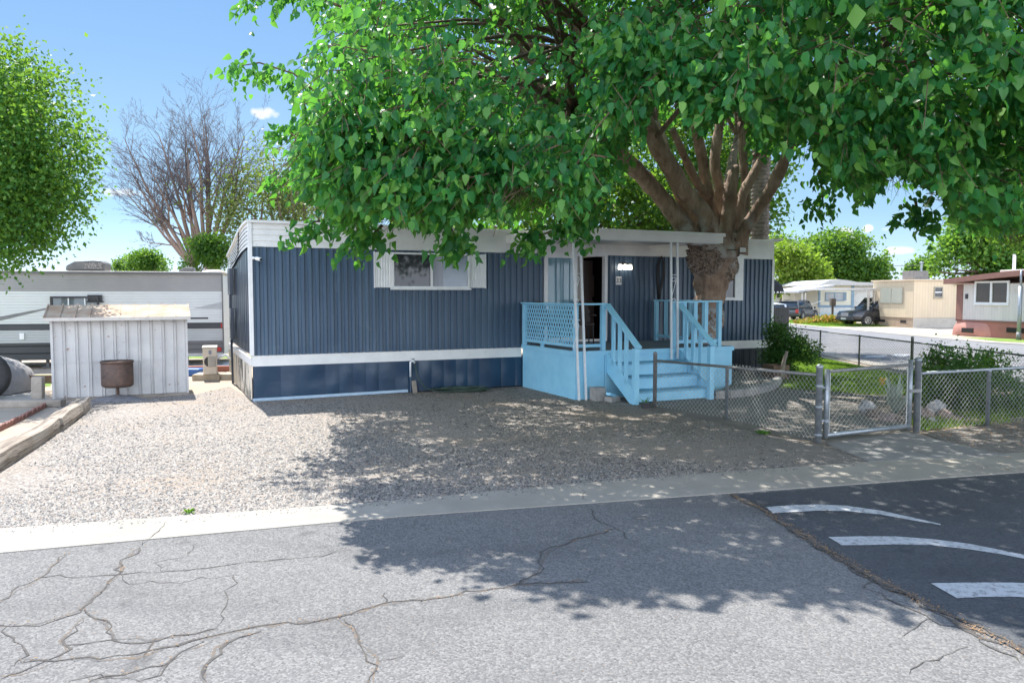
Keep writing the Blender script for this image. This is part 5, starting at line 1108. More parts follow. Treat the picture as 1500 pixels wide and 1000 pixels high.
def gnarl(mb, path, rad, n=14, sub=5, amp=.08, seed=0):
    P = []; RR = []
    for i in range(len(path) - 1):
        p0, p1, p2, p3 = path[max(i - 1, 0)], path[i], path[i + 1], path[min(i + 2, len(path) - 1)]
        for k in range(sub):
            t = k / sub; t2, t3 = t * t, t * t * t
            P.append(.5 * ((2 * p1) + (p2 - p0) * t + (2 * p0 - 5 * p1 + 4 * p2 - p3) * t2 + (3 * p1 - p0 - 3 * p2 + p3) * t3)); RR.append(rad[i] + (rad[i + 1] - rad[i]) * t)
    P.append(path[-1]); RR.append(rad[-1]); st = len(mb.v); mb.tube(P, RR, n)
    for i in range(st, len(mb.v)):
        v = Vector(mb.v[i]); r = RR[min((i - st) // n, len(RR) - 1)]; c = P[min((i - st) // n, len(P) - 1)]; q = amp * r * (noise.noise(v * 3.2 + Vector((seed, 0, 0))) + .6 * noise.noise(v * 9)) * 3; d = (v - c); d = d.normalized() if d.length > 0 else d; mb.v[i] = tuple(v + d * q)
mb = MB(); gnarl(mb, [Vector((-.12, .1, -.1)), Vector((-.1, .05, .8)), P3(1040, 437, 16.95), P3(1042, 405, 16.9), P3(1046, 372, 16.9), P3(1056, 345, 16.9)], [.50, .36, .345, .36, .52, .30], 26, 8, .10)
trunk = mb.build('trunk', mbk, mul, True)
def lump(mb, c, r, amp, fr, seed, n=40, m=54):
    st = len(mb.v)
    for i in range(n + 1):
        th = math.pi * i / n
        for k in range(m):
            a = 6.283185 * k / m; v = Vector((math.sin(th) * math.cos(a), math.sin(th) * math.sin(a), math.cos(th))); p = v * fr + Vector((seed, 0, 0))
            w_ = noise.voronoi(p)[0]; q = 1 + amp * (w_[0] * 1.3 - .5) + amp * .6 * noise.noise(p * 1.7); mb.v.append((c.x + v.x * r[0] * q, c.y + v.y * r[1] * q, c.z + v.z * r[2] * q))
    for i in range(n):
        for k in range(m): mb.f.append((st + i * m + k, st + (i + 1) * m + k, st + (i + 1) * m + (k + 1) % m, st + i * m + (k + 1) % m))
mb = MB(); lump(mb, P3(1036, 376, 16.68), (.40, .28, .38), .30, 6.5, 1, 64, 84); lump(mb, P3(1074, 358, 16.8), (.17, .20, .30), .18, 3.0, 5, 30, 36); lump(mb, P3(1062, 390, 16.8), (.28, .24, .34), .14, 3.0, 8, 30, 36); mb.build('burl', burlm, trunk, True)
limbs = [([(1030, 362, 16.8), (1003, 333, 16.6), (975, 298, 16.4), (938, 255, 16.1), (905, 225, 15.5), (840, 180, 14.5)], [.26, .20, .18, .17, .15, .09]),
 ([(1035, 365, 17.0), (1012, 335, 17.2), (985, 305, 17.3), (950, 268, 17.4), (900, 235, 17.6)], [.22, .16, .15, .13, .09]),
 ([(1052, 372, 16.7), (1041, 343, 16.5), (1030, 310, 16.4), (1003, 282, 16.3), (985, 250, 16.1), (958, 205, 15.7), (940, 165, 15.2), (900, 110, 14.2)], [.30, .20, .17, .18, .19, .17, .15, .09]),
 ([(1045, 360, 17.1), (1010, 310, 17.3), (990, 270, 17.4), (978, 230, 17.5), (960, 180, 17.8)], [.24, .15, .14, .12, .1]),
 ([(1058, 372, 17.0), (1052, 335, 17.0), (1040, 295, 17.0), (1032, 255, 16.9), (1022, 200, 16.6), (1000, 130, 16.0)], [.24, .15, .13, .12, .11, .08]),
 ([(1062, 362, 16.9), (1066, 330, 16.8), (1068, 300, 16.8), (1071, 275, 16.8), (1076, 250, 16.85), (1080, 246, 16.9)], [.24, .17, .16, .14, .10, .06]),
 ([(1056, 355, 17.3), (1060, 310, 17.4), (1052, 270, 17.5), (1048, 230, 17.6), (1056, 170, 17.8)], [.22, .14, .12, .12, .1]),
 ([(1070, 355, 17.2), (1080, 318, 17.3), (1088, 285, 17.4), (1100, 262, 17.5), (1130, 210, 17.6)], [.20, .13, .12, .11, .07]),
 ([(1074, 352, 17.5), (1092, 300, 17.8), (1090, 250, 18.0), (1085, 180, 18.2)], [.18, .1, .1, .08]),
 ([(1078, 368, 16.8), (1088, 343, 16.7), (1106, 313, 16.6), (1128, 278, 16.5), (1146, 243, 16.3), (1160, 208, 16.0), (1185, 182, 15.6), (1240, 150, 14.6)], [.26, .15, .13, .125, .12, .105, .08, .05]),
 ([(1045, 360, 17.3), (1060, 300, 18.4), (1070, 250, 19.5), (1080, 200, 21)], [.2, .14, .12, .08]),
 ([(1035, 290, 16.9), (1018, 262, 16.7), (1005, 235, 16.5), (985, 190, 16.0)], [.12, .10, .09, .07])]
lends = []
for i, (pp, rr) in enumerate(limbs):
    mb = MB(); path = [P3(*p) for p in pp]; gnarl(mb, path, rr, 12, 5, .07, i * 5); mb.build('limb', mbk, trunk, True); lends += path[-3:]
# crown: leafy sprays over an umbrella shaped shell; its lower rim follows the sweep seen over the yard
def lower_rim(u):
    """lowest slope (z above eye / distance) of the foliage in horizontal direction u = x / y"""
    X_ = [-.42, -.375, -.365, -.345, -.33, -.31, -.30, -.28, -.24, -.19, -.13, -.06, -.02, .03, .07, .10, .13, .16, .18, .22, .30, .36, .38, .41, .45, .52, .56, .60, .70, 1.2]
    Y_ = [600, 600, 92, 100, 130, 270, 285, 310, 330, 352, 360, 352, 340, 345, 338, 318, 262, 212, 200, 200, 236, 236, 226, 292, 300, 300, 325, 360, 380, 390]
    return (432 - np.interp(u, X_, Y_)) / F
def left_rim(slope):
    X_ = [920, 790, 670, 590, 550, 528, 500, 488, 466, 446, 458, 470, 482, 540]; Y_ = [-900, -500, -250, -120, -40, 0, 60, 130, 190, 260, 300, 330, 350, 380]
    return (np.interp(432 - np.asarray(slope) * F, Y_, X_) - 750) / F
CX, CY, RX, RY_ = 4.4, 15.6, 9.2, 9.3
def crown_pts(n, front):
    th = rng.uniform(0, 2 * math.pi, n); kind = rng.uniform(0, 1, n)
    r = np.sqrt(rng.uniform(0, 1, n)); edge = kind < .45; r[edge] = 1 - .16 * rng.uniform(0, 1, edge.sum()) ** 1.3
    wob = 1 + .07 * np.sin(th * 5 + 1) + .05 * np.sin(th * 11 + 2)
    x = CX + RX * r * np.cos(th) * wob; y = CY + RY_ * r * np.sin(th) * wob
    top = 3.6 + 6.6 * np.sqrt(np.clip(1 - r ** 2.3, 0, 1)) + .5 * np.sin(x * 1.7) * np.cos(y * 1.3)
    bot = 2.55 + 2.6 * (1 - r) ** .8 + .35 * np.sin(th * 7 + x)
    bot = np.minimum(bot, top - .3); f = rng.uniform(0, 1, n); sel = rng.uniform(0, 1, n)
    z = np.where(sel < .40, bot + f ** 2 * 1.1, np.where(sel < .72, top - f ** 2 * 1.0, bot + f * (top - bot)))
    return x, y, z, r, th
def spray(x, y, z, leafs, size, spread, simple, twig=None):
    """each spray: a twig reaching outward and drooping, heart-shaped leaves hanging off it"""
    n = len(x); out = np.stack([x - CX, y - CY, np.zeros(n)], 1); out /= np.linalg.norm(out, axis=1, keepdims=True) + 1e-6
    d = out + rng.normal(0, .7, (n, 3)); d[:, 2] = rng.normal(-.25, .35, n); d /= np.linalg.norm(d, axis=1, keepdims=True); k = leafs
    t = (np.arange(k) / (k - 1))[None, :, None]; c = np.stack([x, y, z], 1)[:, None, :]
    P = c + d[:, None, :] * spread * (t - .3) + np.array([0, 0, -1])[None, None, :] * (spread * .45 * t ** 2) + rng.normal(0, spread * .10, (n, k, 3))
    D = d[:, None, :] * .55 + rng.normal(0, .45, (n, k, 3)) + np.array([0, 0, -1.0])
    if twig is not None:
        for i in range(0, n, twig[1]):
            a = c[i, 0]; twig[0].tube([a - d[i] * spread * .5, a + d[i] * spread * .1, a + d[i] * spread * .7 - np.array([0, 0, spread * .4])], [.009, .006, .003], 3, False)
    return P.reshape(-1, 3), D.reshape(-1, 3)
twigs = MB()
x, y, z, r, th = crown_pts(50000, True); gap = np.array([noise.noise(Vector((a * .8, b * .8, c * 1.0))) for a, b, c in zip(x, y, z)]); u = x / y; slope = (z - CH) / y; lowp = z - .50
vis = (y > 5.6) & (u > -.45) & (u < .78) & (slope < .47) & (y < 21)
ok = (lowp - CH) / y > lower_rim(u) + rng.normal(0, .006, len(x))
k = vis & ok & (u > left_rim(slope) + rng.normal(0, .012, len(u))) & (gap > -.10) & ~((y < 7.6) & (z < 3.9)) & (y > 6.9); x, y, z = x[k], y[k], z[k]
c_near = spray(x, y, z, 14, .15, .62, False, (twigs, 2))
# drooping fringe exactly along the rim of the umbrella (hanging shoots)
fu = rng.uniform(-.27, .70, 1500); fy = rng.uniform(7.6, 13.5, 1500); fx = fu * fy; rr_ = np.sqrt(((fx - CX) / RX) ** 2 + ((fy - CY) / RY_) ** 2)
fz = CH + lower_rim(fu) * fy + .60 + np.abs(rng.normal(0, .34, 1500)); kk = (rr_ < 1.12) & (rr_ > .3) & (fz < 5.2) & (fz > 2.75)
c_fr = spray(fx[kk], fy[kk], fz[kk], 14, .15, .62, False, (twigs, 2))
# individual outlying boughs on the left
bough = []
for pts_ in [[(480, 150, 11.2), (430, 108, 11.1), (380, 92, 11), (345, 98, 10.9)], [(500, 10, 11), (440, -12, 11), (395, -8, 11), (372, 2, 11)], [(480, 200, 11.3), (440, 185, 11.2), (405, 192, 11)], [(480, 250, 11.4), (440, 252, 11.3), (402, 262, 11.2)], [(490, 320, 10.6), (460, 325, 10.4), (442, 336, 10.2)], [(560, 330, 9.4), (540, 350, 9.3), (520, 356, 9.2)], [(660, 335, 9), (670, 352, 9), (676, 362, 9)], [(850, 320, 10.0), (820, 335, 9.9), (790, 345, 9.8), (775, 355, 9.7)], [(880, 290, 10.5), (855, 320, 10.2), (845, 335, 10)], [(1200, 250, 12), (1205, 290, 12), (1200, 308, 12)], [(1340, 290, 10), (1345, 315, 10), (1350, 330, 10)]]:
    P_ = [AT(*p) for p in pts_]; twigs.tube(P_, [.022] + [.012] * (len(P_) - 2) + [.004], 5, False)
    for i in range(len(P_) - 1):
        for q in range(11): bough.append(P_[i].lerp(P_[i + 1], random.random()) + Vector((random.gauss(0, .10), random.gauss(0, .15), random.gauss(0, .05))))
bq = np.array([tuple(p) for p in bough]); c_b = spray(bq[:, 0], bq[:, 1], bq[:, 2], 6, .14, .30, False)
Pn = np.concatenate([c_near[0], c_fr[0], c_b[0]]); Dn = np.concatenate([c_near[1], c_fr[1], c_b[1]]); mo_ = np.array(MO)
lm_mul = leafmat('mulberry_leaf', (.013, .100, .034), (.038, .200, .054), (.19, .39, .075), .42, .44, (.22, .60, .04))
lu, ls = Pn[:, 0] / Pn[:, 1], (Pn[:, 2] - CH) / Pn[:, 1]; nb_ = len(bq) * 6
wv_ = np.array([noise.noise(Vector((a * 16, b * 10, 0))) for a, b in zip(lu, ls)])
rim_ok = (ls > lower_rim(lu) + .016 + .085 * wv_) & (lu > left_rim(ls) - .03 + .06 * wv_); rim_ok[-nb_:] = True
okp = rim_ok & (Pn[:, 2] > 2.35) & ~((Pn[:, 1] > 14) & (Pn[:, 2] < 3.6)); Pn, Dn = Pn[okp], Dn[okp]
leaves('crown', Pn - mo_, Dn, (.055 + .095 * rng.beta(1.8, 2.4, len(Pn))), lm_mul, mul)
x, y, z, r, th = crown_pts(17000, False); k = ~((y > 5.6) & (x / y > -.45) & (x / y < .78) & ((z - CH) / y < .47) & (y < 21)); k &= (z > 4.2) | (y > 21.5); k &= (y > 6.6); x, y, z = x[k], y[k], z[k]
okb = (x / np.maximum(y, .1) > left_rim((z - CH) / np.maximum(y, .1))) & ((z - .8 - CH) / np.maximum(y, .1) > lower_rim(x / np.maximum(y, .1))) | (y < 5); x, y, z = x[okb], y[okb], z[okb]
Pb, Db = spray(x, y, z, 12, .2, .9, True); leaves('upper_crown', Pb - mo_, Db, rng.uniform(.16, .28, len(Pb)), lm_mul, mul, True)
for i in range(len(twigs.v)): twigs.v[i] = (twigs.v[i][0] - MX, twigs.v[i][1] - MY, twigs.v[i][2])
twigs.build('twigs', barkmat('twig_bark', (.16, .10, .06), (.10, .07, .045)), mul)
mb = MB(); idx = rng.choice(len(c_near[0]), 420)
for i in idx:
    if (c_near[0][i][2] - CH) / c_near[0][i][1] < .245: continue
    tgt = Vector(c_near[0][i]) - MO; st = min(lends, key=lambda e: (e - tgt).length + random.uniform(0, 1.5)); mid = (st + tgt) / 2 + Vector((0, 0, .5)); mb.tube([st, st.lerp(mid, .5) + Vector((0, 0, .2)), mid, mid.lerp(tgt, .5) + Vector((0, 0, .05)), tgt], [.055, .045, .032, .02, .006], 5, False)
mb.build('branches', barkmat('branch_bark', (.20, .14, .095), (.13, .09, .065)), mul, True)

# ------------------------------------------------------------------ trees behind
def at2(px, py, Y): p = AT(px, py, Y); return (p.x, p.y, p.z)
# left green tree
bl = []
for (px, py, Y, r) in [(15, 118, 16, .7), (-60, 190, 16.5, 1.4), (60, 170, 16, 1.0), (20, 210, 15.6, 1.3), (95, 210, 16.2, .62), (-30, 260, 16, 1.6), (55, 290, 15.6, .95), (75, 260, 16.4, .6), (15, 312, 15.4, .85), (70, 325, 16, .5), (-40, 325, 15, .9), (45, 350, 15.4, .4), (-60, 160, 17, 1.0), (105, 225, 16.2, .35), (2, 85, 16, .45), (15, 372, 15, .32)]:
    p = at2(px, py, Y); bl.append((*p, r, r, r * .95))
tree('leafy_tree', 'bright green leafy tree overhanging the caravan at the left edge', (-12.2, 16.6, 0), 7.5, bl + sub_blobs((-11.6, 16, 5.0), (2.6, 2.2, 2.3), 46, .16, 5), 40000, .085, lm_bright, tr=.22, jitter=.20, fork=.4)
# tree shading behind the home
def lobes(spec): return [(*at2(px, py, Y), r, r, r * .85) for (px, py, Y, r) in spec]
tree('evergreen_tree', 'dark green leafy tree rising behind the roof near the porch', (2.0, 27, 0), 7, lobes([(720, 330, 27, 1.4), (780, 300, 27, 1.5), (850, 290, 27, 1.6), (900, 300, 27, 1.5), (950, 310, 26.6, 1.4), (985, 330, 26.5, 1.0), (880, 260, 28, 1.8), (940, 270, 28, 1.3), (1000, 290, 28, 1.2), (1060, 300, 28, 1.6), (1080, 260, 28.5, 1.2), (1130, 320, 28, .5), (1128, 290, 28, .6), (1140, 255, 28.5, .5), (1000, 220, 29, 1.6), (1060, 190, 29, 1.7), (1110, 170, 29, 1.5), (950, 200, 29, 1.5), (1040, 240, 29, 1.5), (820, 330, 26.5, 1.2), (1040, 340, 27.5, 1.2)]), 26000, .17, lm_green, tr=.3, jitter=.28)
tree('brushy_tree', 'brushy olive tree half bare behind the left roof corner', (-8.6, 31, 0), 6, lobes([(350, 290, 31, 1.1), (390, 270, 31, 1.2), (425, 290, 31, 1.1), (370, 320, 31, 1.2), (410, 320, 31, 1.2), (440, 270, 31.5, 1.0), (345, 345, 31, .9), (380, 250, 31, .7), (470, 300, 31.5, 1.2), (400, 230, 31, .6)]), 9000, .12, lm_olive, tr=.2, jitter=.35)
tree('low_tree', 'dense bright green bushy tree under the bare tree', (-12.6, 29, 0), 4, lobes([(290, 365, 29, .45), (305, 375, 29, .5), (320, 380, 29, .45), (285, 385, 29, .45), (300, 352, 29, .3), (318, 360, 29, .45)]), 5000, .10, lm_green, tr=.1, jitter=.1)
tree('far_tree', 'round low green tree top seen above the caravan roof', (-16.5, 36, 0), 3.6, lobes([(210, 385, 36, .65), (228, 386, 36, .55), (196, 392, 36, .5), (215, 378, 36, .4)]), 4500, .11, lm_bright, tr=.1, jitter=.12)
tree('far_tree', 'small sparse green tree top left of the round one above the caravan', (-19.3, 38, 0), 3.2, lobes([(180, 386, 38, .32), (176, 392, 38, .35), (268, 390, 38, .2)][:2]), 1500, .10, lm_green, tr=.08, jitter=.1)
# right background trees
tree('yellow_green_tree', 'yellow green tree beside the right end of the home in the distance', (27.5, 78, 0), 8, lobes([(1150, 395, 74, 1.9), (1165, 380, 74, 1.6), (1178, 395, 74, 1.6), (1145, 375, 75, 1.5), (1160, 410, 74, 1.8), (1190, 405, 74, 1.4)]), 7000, .32, lm_yellow, tr=.3, jitter=.4, group=None)
tree('round_green_tree', 'largest rounded green tree beyond the pale blue home', (36, 84, 0), 9, lobes([(1215, 370, 82, 2.2), (1240, 365, 82, 2.4), (1262, 380, 82, 2.3), (1225, 390, 82, 2.4), (1250, 395, 82, 2.4), (1280, 395, 82, 1.6), (1200, 385, 82, 2.0), (1272, 405, 82, 2.0), (1230, 355, 82, 1.0), (1195, 362, 84, 1.2)]), 15000, .34, lm_green, tr=.35, jitter=.4)
tree('hazy_tree', 'low green treetops left of the round tree in the distance', (30, 96, 0), 8, lobes([(1145, 365, 95, 1.8), (1170, 365, 95, 1.6), (1135, 362, 95, 1.4), (1190, 372, 95, 1.6)]), 5000, .4, lm_green, tr=.3, jitter=.5)
tree('street_tree', 'bright green tree behind the white and brown home at right', (31, 49, 0), 8, lobes([(1385, 385, 48, 1.3), (1410, 370, 48, 1.7), (1440, 350, 48, 2.0), (1475, 355, 48, 2.2), (1500, 330, 48, 2.5), (1460, 315, 48, 1.8), (1420, 340, 48, 1.3), (1395, 395, 48, 1.1), (1500, 380, 48, 2.0), (1440, 385, 48, 1.5), (1520, 290, 48, 2.5), (1485, 280, 48, 1.7), (1375, 398, 48, .6)]), 17000, .25, lm_bright, tr=.3, jitter=.35)
tree('corner_tree', 'light green tree at the right edge above the white home', (20.5, 26, 0), 8, lobes([(1490, 250, 26, 1.0), (1500, 190, 26, 1.3), (1520, 300, 26, 1.2), (1480, 330, 27, .8), (1510, 340, 27, .8), (1530, 230, 27, 1.8), (1450, 320, 27, .7), (1425, 312, 27, .5)]), 9000, .16, lm_bright, tr=.2, jitter=.2)
tree('distant_tree', 'tiny far tree between the two right hand homes', (70, 130, 0), 8, lobes([(1350, 392, 130, 1.6), (1362, 388, 130, 1.6), (1340, 396, 130, 1.2)]), 1500, .5, lm_green, tr=.2, jitter=.4)
# bare tree
bt = empty('bare_tree', 'tall leafless tree with a fan of fine grey twigs behind the caravan', 'tree', (-12.7, 31.5, 0)); BO = Vector((-12.7, 31.5, 0))
bmk = barkmat('bare_bark', (.26, .19, .15), (.17, .12, .10)); btw = M('bare_twig', (.13, .11, .11), (.10, .085, .09), 3, .9)
thick = MB(); fine = MB(); ltw = []
def grow(p, d, r, ln, lev, q):
    n = 3; path = [p]; dd = Vector(d)
    for i in range(n):
        dd = (dd + Vector((q.gauss(0, .07), q.gauss(0, .07), .07 + q.gauss(0, .04)))).normalized(); path.append(path[-1] + dd * ln / n)
    e = path[-1]; re = r * .68; (thick if lev < 4 else fine).tube(path, [r, r * .9, r * .8, re], 6 if lev < 3 else (4 if lev < 5 else 3), False)
    if lev >= 7: return
    kids = 2 if lev < 2 else 3
    for i in range(kids):
        sp = .42 if lev < 3 else .5; nd = (dd + Vector((q.gauss(0, sp), q.gauss(0, sp), q.gauss(0, sp * .6)))).normalized()
        start = path[-1] if i < 2 else path[2]; grow(start, nd, max(re * q.uniform(.62, .9), .006), ln * q.uniform(.62, .86), lev + 1, q)
    if lev in (4, 5) and q.random() < .02: ltw.append(tuple(e))
q = random.Random(11)
def fan(p, d, r, ln, lev):
    """a limb that throws side branches all along its length, thinning towards the tip"""
    n = 9 if lev < 2 else (6 if lev < 4 else 3); P_ = [p]; dd = Vector(d)
    for i in range(n):
        dd = (dd + Vector((q.gauss(0, .06), q.gauss(0, .06), .035 + q.gauss(0, .04)))).normalized(); P_.append(P_[-1] + dd * ln / n)
    rr = [max(r * (1 - .85 * i / n), .004) for i in range(n + 1)]; (thick if lev < 2 else fine).tube(P_, rr, 7 if lev < 1 else (5 if lev < 2 else 3), False)
    if lev >= 4:
        if q.random() < .0006: ltw.append(tuple(P_[-1]))
        return
    for i in range(3 if lev == 0 else 1, n + 1):
        for m_ in range(2):
            if lev > 1 and q.random() < .5: continue
            if lev < 2 and i < n * .5 and q.random() < .6: continue
            t_ = (P_[i] - P_[i - 1]).normalized(); a_ = Vector((q.gauss(0, 1), q.gauss(0, .8), q.gauss(0, 1))); a_ = (a_ - t_ * a_.dot(t_)).normalized()
            fan(P_[i], (t_ + a_ * q.uniform(.5, 1.0)).normalized(), max(rr[i] * .6, .004), ln * (.30 + .16 * (1 - i / n)) * q.uniform(.7, 1.15) * (1 if lev < 3 else .8), lev + 1 if lev else 2 - (i < 5))
for (b, tgt, r) in [((-12.95, 3.0), (168, 232), .10), ((-12.95, 3.0), (172, 268), .08), ((-12.95, 3.1), (195, 205), .10), ((-12.9, 3.2), (228, 182), .11), ((-12.4, 3.2), (300, 168), .12), ((-12.3, 3.3), (335, 172), .12), ((-12.3, 3.2), (368, 200), .11), ((-12.6, 3.4), (265, 175), .11), ((-12.3, 3.6), (385, 235), .09), ((-12.95, 3.2), (205, 250), .08), ((-12.5, 3.5), (318, 195), .09), ((-12.8, 3.4), (250, 185), .09), ((-12.5, 3.4), (285, 158), .10), ((-12.5, 3.4), (310, 152), .10), ((-12.6, 3.4), (268, 205), .08), ((-12.9, 3.3), (215, 215), .08), ((-12.4, 3.4), (350, 240), .08)]:
    s_ = Vector((b[0], 31.5 + q.uniform(-.2, .2), b[1])) - BO; e_ = AT(tgt[0], tgt[1], 31.5 + q.uniform(-1.5, 1.5)) - BO; d_ = e_ - s_
    fan(s_, (d_.normalized() + Vector((0, 0, -.12))).normalized(), r, d_.length * .90, 0)
tk = MB(); tk.tube([Vector((.1, 0, 0)), Vector((0, 0, 1.2)), Vector((-.35, 0, 3.2))], [.3, .26, .17], 10); tk.tube([Vector((.15, 0, 0)), Vector((.2, .1, 1.6)), Vector((.35, 0, 3.4))], [.3, .26, .2], 10); tk.build('trunk', bmk, bt, True)
thick.build('branches', bmk, bt, True); fine.build('twigs', btw, bt)
if ltw:
    lt_ = np.repeat(np.array(ltw), 8, 0) + rng.normal(0, .10, (len(ltw) * 8, 3)); leaves('last_leaves', lt_, rng.normal(0, 1, lt_.shape), rng.uniform(.06, .12, len(lt_)), lm_yellow, bt, True)
# palm trunk behind the home
pm = empty('palm_tree', 'ringed grey palm trunk rising behind the roof right of the shade tree', 'palm', (7.87, 24.5, 0)); prof = []; z = 0
pxw = .26
while z < 9.5: prof += [(pxw * 1.0, z), (pxw * 1.14, z + .07), (pxw * .93, z + .12)]; z += .125
mb = MB(); mb.lathe(prof, 20)
for i in range(len(mb.v)):
    v = Vector(mb.v[i]); a = math.atan2(v.y, v.x); k = 1 + .10 * noise.noise(Vector((math.cos(a) * 4, math.sin(a) * 4, v.z * 7))) + .05 * math.sin(a * 9 + v.z * 12); mb.v[i] = (v.x * k, v.y * k, v.z)
mb.build('trunk', barkmat('palm_bark', (.30, .25, .21), (.16, .13, .11), 9, (1, 1, 1.5)), pm, True)
mb = MB()
for i in range(40):
    a = i * 2.4; el = random.uniform(-.6, 1.1); d = Vector((math.cos(a) * math.cos(el), math.sin(a) * math.cos(el), math.sin(el))); p = Vector((0, 0, 9.6)); s = Vector((-math.sin(a), math.cos(a), 0)); e = p + d * 1.1
    mb.beam(p, e, .03, .02)
    for k in range(14):
        f = (k - 6.5) / 6.5; dd = (d + s * f * .9 + Vector((0, 0, -.2 * abs(f)))).normalized(); mb.add([e - s * .02, e + s * .02, e + dd * .9 + Vector((0, 0, -.25))], [(0, 1, 2)])
mb.build('fronds', lm_green, pm)

# ------------------------------------------------------------------ homes across the street
def wbox(par, name, mat, x0, x1, y0, y1, z0, z1, bevel=0): return MB().box(x0, x1, y0, y1, z0, z1).build(name, mat, par, bevel=bevel)
# white home with brown trim and brick-red skirt; long wall faces -x(local y-)
def place(label, name, px, Y, yaw, cat='mobile home'): p = AT(px, 440, Y); return empty(name, label, cat, (p.x, p.y, 0), yaw)
A = G(1400, 491); B = G(1500, 497.5); d = (B - A); yaw = math.atan2(d.y, d.x); L_h = d.length
h1 = empty('white_mobile_home', 'white panelled mobile home with brown roof edge and brick red skirting', 'mobile home', A, yaw)
k1 = L_h / 100
mwh = vgroove('white_grooved_panel', (.66, .62, .57), (.58, .55, .51), .16, dirt=((.45, .41, .36), .58)); mbr_ = M('brown_trim', (.25, .12, .09), (.20, .10, .08), 5, .6); mred = M('brick_red_skirt', (.40, .16, .12), (.32, .13, .10), 1.2, .6, .3, 4, dirt=((.48, .26, .18), 2, .6))
HT = AT(1400, 409, A.y).z; Lw = L_h * 1.9; sk = AT(1400, 468, A.y).z
wbox(h1, 'wall', mwh, .12, Lw, .0, 3.6, sk, HT - .25); wbox(h1, 'corner_board', mbr_, -.02, .38, -.03, .04, sk - .05, HT - .25); wbox(h1, 'end_wall', mwh, .04, .119, .05, 3.6, sk, HT - .25)
mb = MB(); mb.box(.02, Lw, .02, 3.58, 0, sk - .04); mb.build('skirting', mred, h1); wbox(h1, 'skirt_cap', mbr_, -.0, Lw, -.03, .019, sk - .06, sk + .02)
mb = MB(); ns = 16; vs = []
def rz(f): return HT - .30 + .42 * math.sin(math.pi * min(1, .05 + f * .55))
for i in range(ns + 1):
    f = i / ns; x = -.45 + (Lw + .45) * f; z = rz(f); vs += [(x, -.42, z - .0), (x, -.42, z + .24), (x, 3.8, z + .24), (x, 3.8, z)]
mb.v = vs
for i in range(ns):
    for j in range(4): mb.f.append((i * 4 + j, (i + 1) * 4 + j, (i + 1) * 4 + (j + 1) % 4, i * 4 + (j + 1) % 4))
mb.f += [(0, 1, 2, 3), (ns * 4 + 3, ns * 4 + 2, ns * 4 + 1, ns * 4)]; mb.build('roof', mbr_, h1)
def onwall(o, yaw, px, py):
    r = ray(px, py); dx, dy = math.cos(yaw), math.sin(yaw); den = r.x * dy - r.y * dx; k = (o.x * dy - o.y * dx) / den; return (r.x * k - o.x) * dx + (r.y * k - o.y) * dy, CH + r.z * k
a, zt_ = onwall(A, yaw, 1429, 412); b, zb_ = onwall(A, yaw, 1478, 446)
window(h1, a, b, zb_, zt_, y=-.001, fr=.09, split=.5, gm=glass_far)
a, zt_ = onwall(A, yaw, 1416, 434); wbox(h1, 'number_plate', black_plastic, a - .06, a + .1, -.03, -.001, zt_ - .12, zt_ + .12)
for px in (1420, 1487): a, z = onwall(A, yaw, px, 484); wbox(h1, 'skirt_vent', dark, a - .35 if px < 1450 else a - .45, a + .35 if px < 1450 else a + .45, -.02 if px > 1450 else -.13, .015, z - .1, z + .12)
mb = MB()
a, z = onwall(A, yaw, 1422, 484)
for i in range(9):
    for j in range(13):
        u_ = -1 + 2 * j / 12; v_ = i / 8; mb.v.append((a + u_ * 1.15 * (1 - .25 * v_ ** 3), -.12 * (1 - abs(u_) ** 3) * math.sin(math.pi * min(1, .15 + .8 * v_)) + .015, .02 + v_ * (sk - .1) * (1 - .05 * u_ * u_)))
for i in range(8):
    for j in range(12): mb.f.append((i * 13 + j, i * 13 + j + 1, (i + 1) * 13 + j + 1, (i + 1) * 13 + j))
mb.build('bulging_skirt_panel', M('bulge_red', (.50, .24, .19), (.42, .20, .16), 3, .6), h1, True)
mb = MB(); a, z = onwall(A, yaw, 1449, 400); mb.box(a - .6, a + .75, 1.2, 2.2, HT + .05, HT + .42); mb.build('roof_cooler', M('cooler_cream', (.62, .56, .5)), h1, bevel=.03); MB().tube([(a, 1.4, HT + .4), (a, 1.4, HT + 1.15)], .07, 8).build('vent_pipe', white_metal, h1)
# beige home: end faces the street, long wall turned to us
B0 = G(1337, 480.5); byaw = math.atan2(.2, .98)
h2 = empty('beige_mobile_home', 'beige mobile home with a flat end window and grey roof cooler', 'mobile home', B0, byaw)
mbe = vgroove('beige_panel', (.66, .53, .36), (.60, .48, .33), .2, dirt=((.50, .40, .27), .62)); mbe2 = vgroove('beige_end_panel', (.60, .49, .34), (.54, .44, .31), .2, axis=1, dirt=((.42, .33, .22), .6))
HT2 = AT(1338, 411, B0.y).z; s2 = .62; W2 = 3.7
wbox(h2, 'wall', mbe, .0, 7, .0, .05, s2, HT2); wbox(h2, 'end_wall', mbe2, -.02, .0, .0, W2, s2, HT2); wbox(h2, 'back_wall', mbe, .0, 7, W2 - .05, W2, s2, HT2); wbox(h2, 'skirting', M('pale_skirt', (.50, .45, .38), (.42, .38, .32), 3, .7), .03, 7, .02, .04, 0, s2 - .002)
wbox(h2, 'end_skirt', M('tan_block_skirt', (.36, .27, .19), (.28, .21, .15), 3, .8), .01, .03, .03, W2 - .02, 0, s2 - .002); wbox(h2, 'roof', M('beige_roof', (.62, .50, .36), (.55, .45, .33)), -.12, 7.1, -.1, W2 + .1, HT2 + .001, HT2 + .08)
wbox(h2, 'shed_skirt_vent', dark, -.005, .009, .6, 1.1, .28, .45); wbox(h2, 'shed_skirt_vent', dark, -.005, .009, 2.5, 3.0, .28, .45)
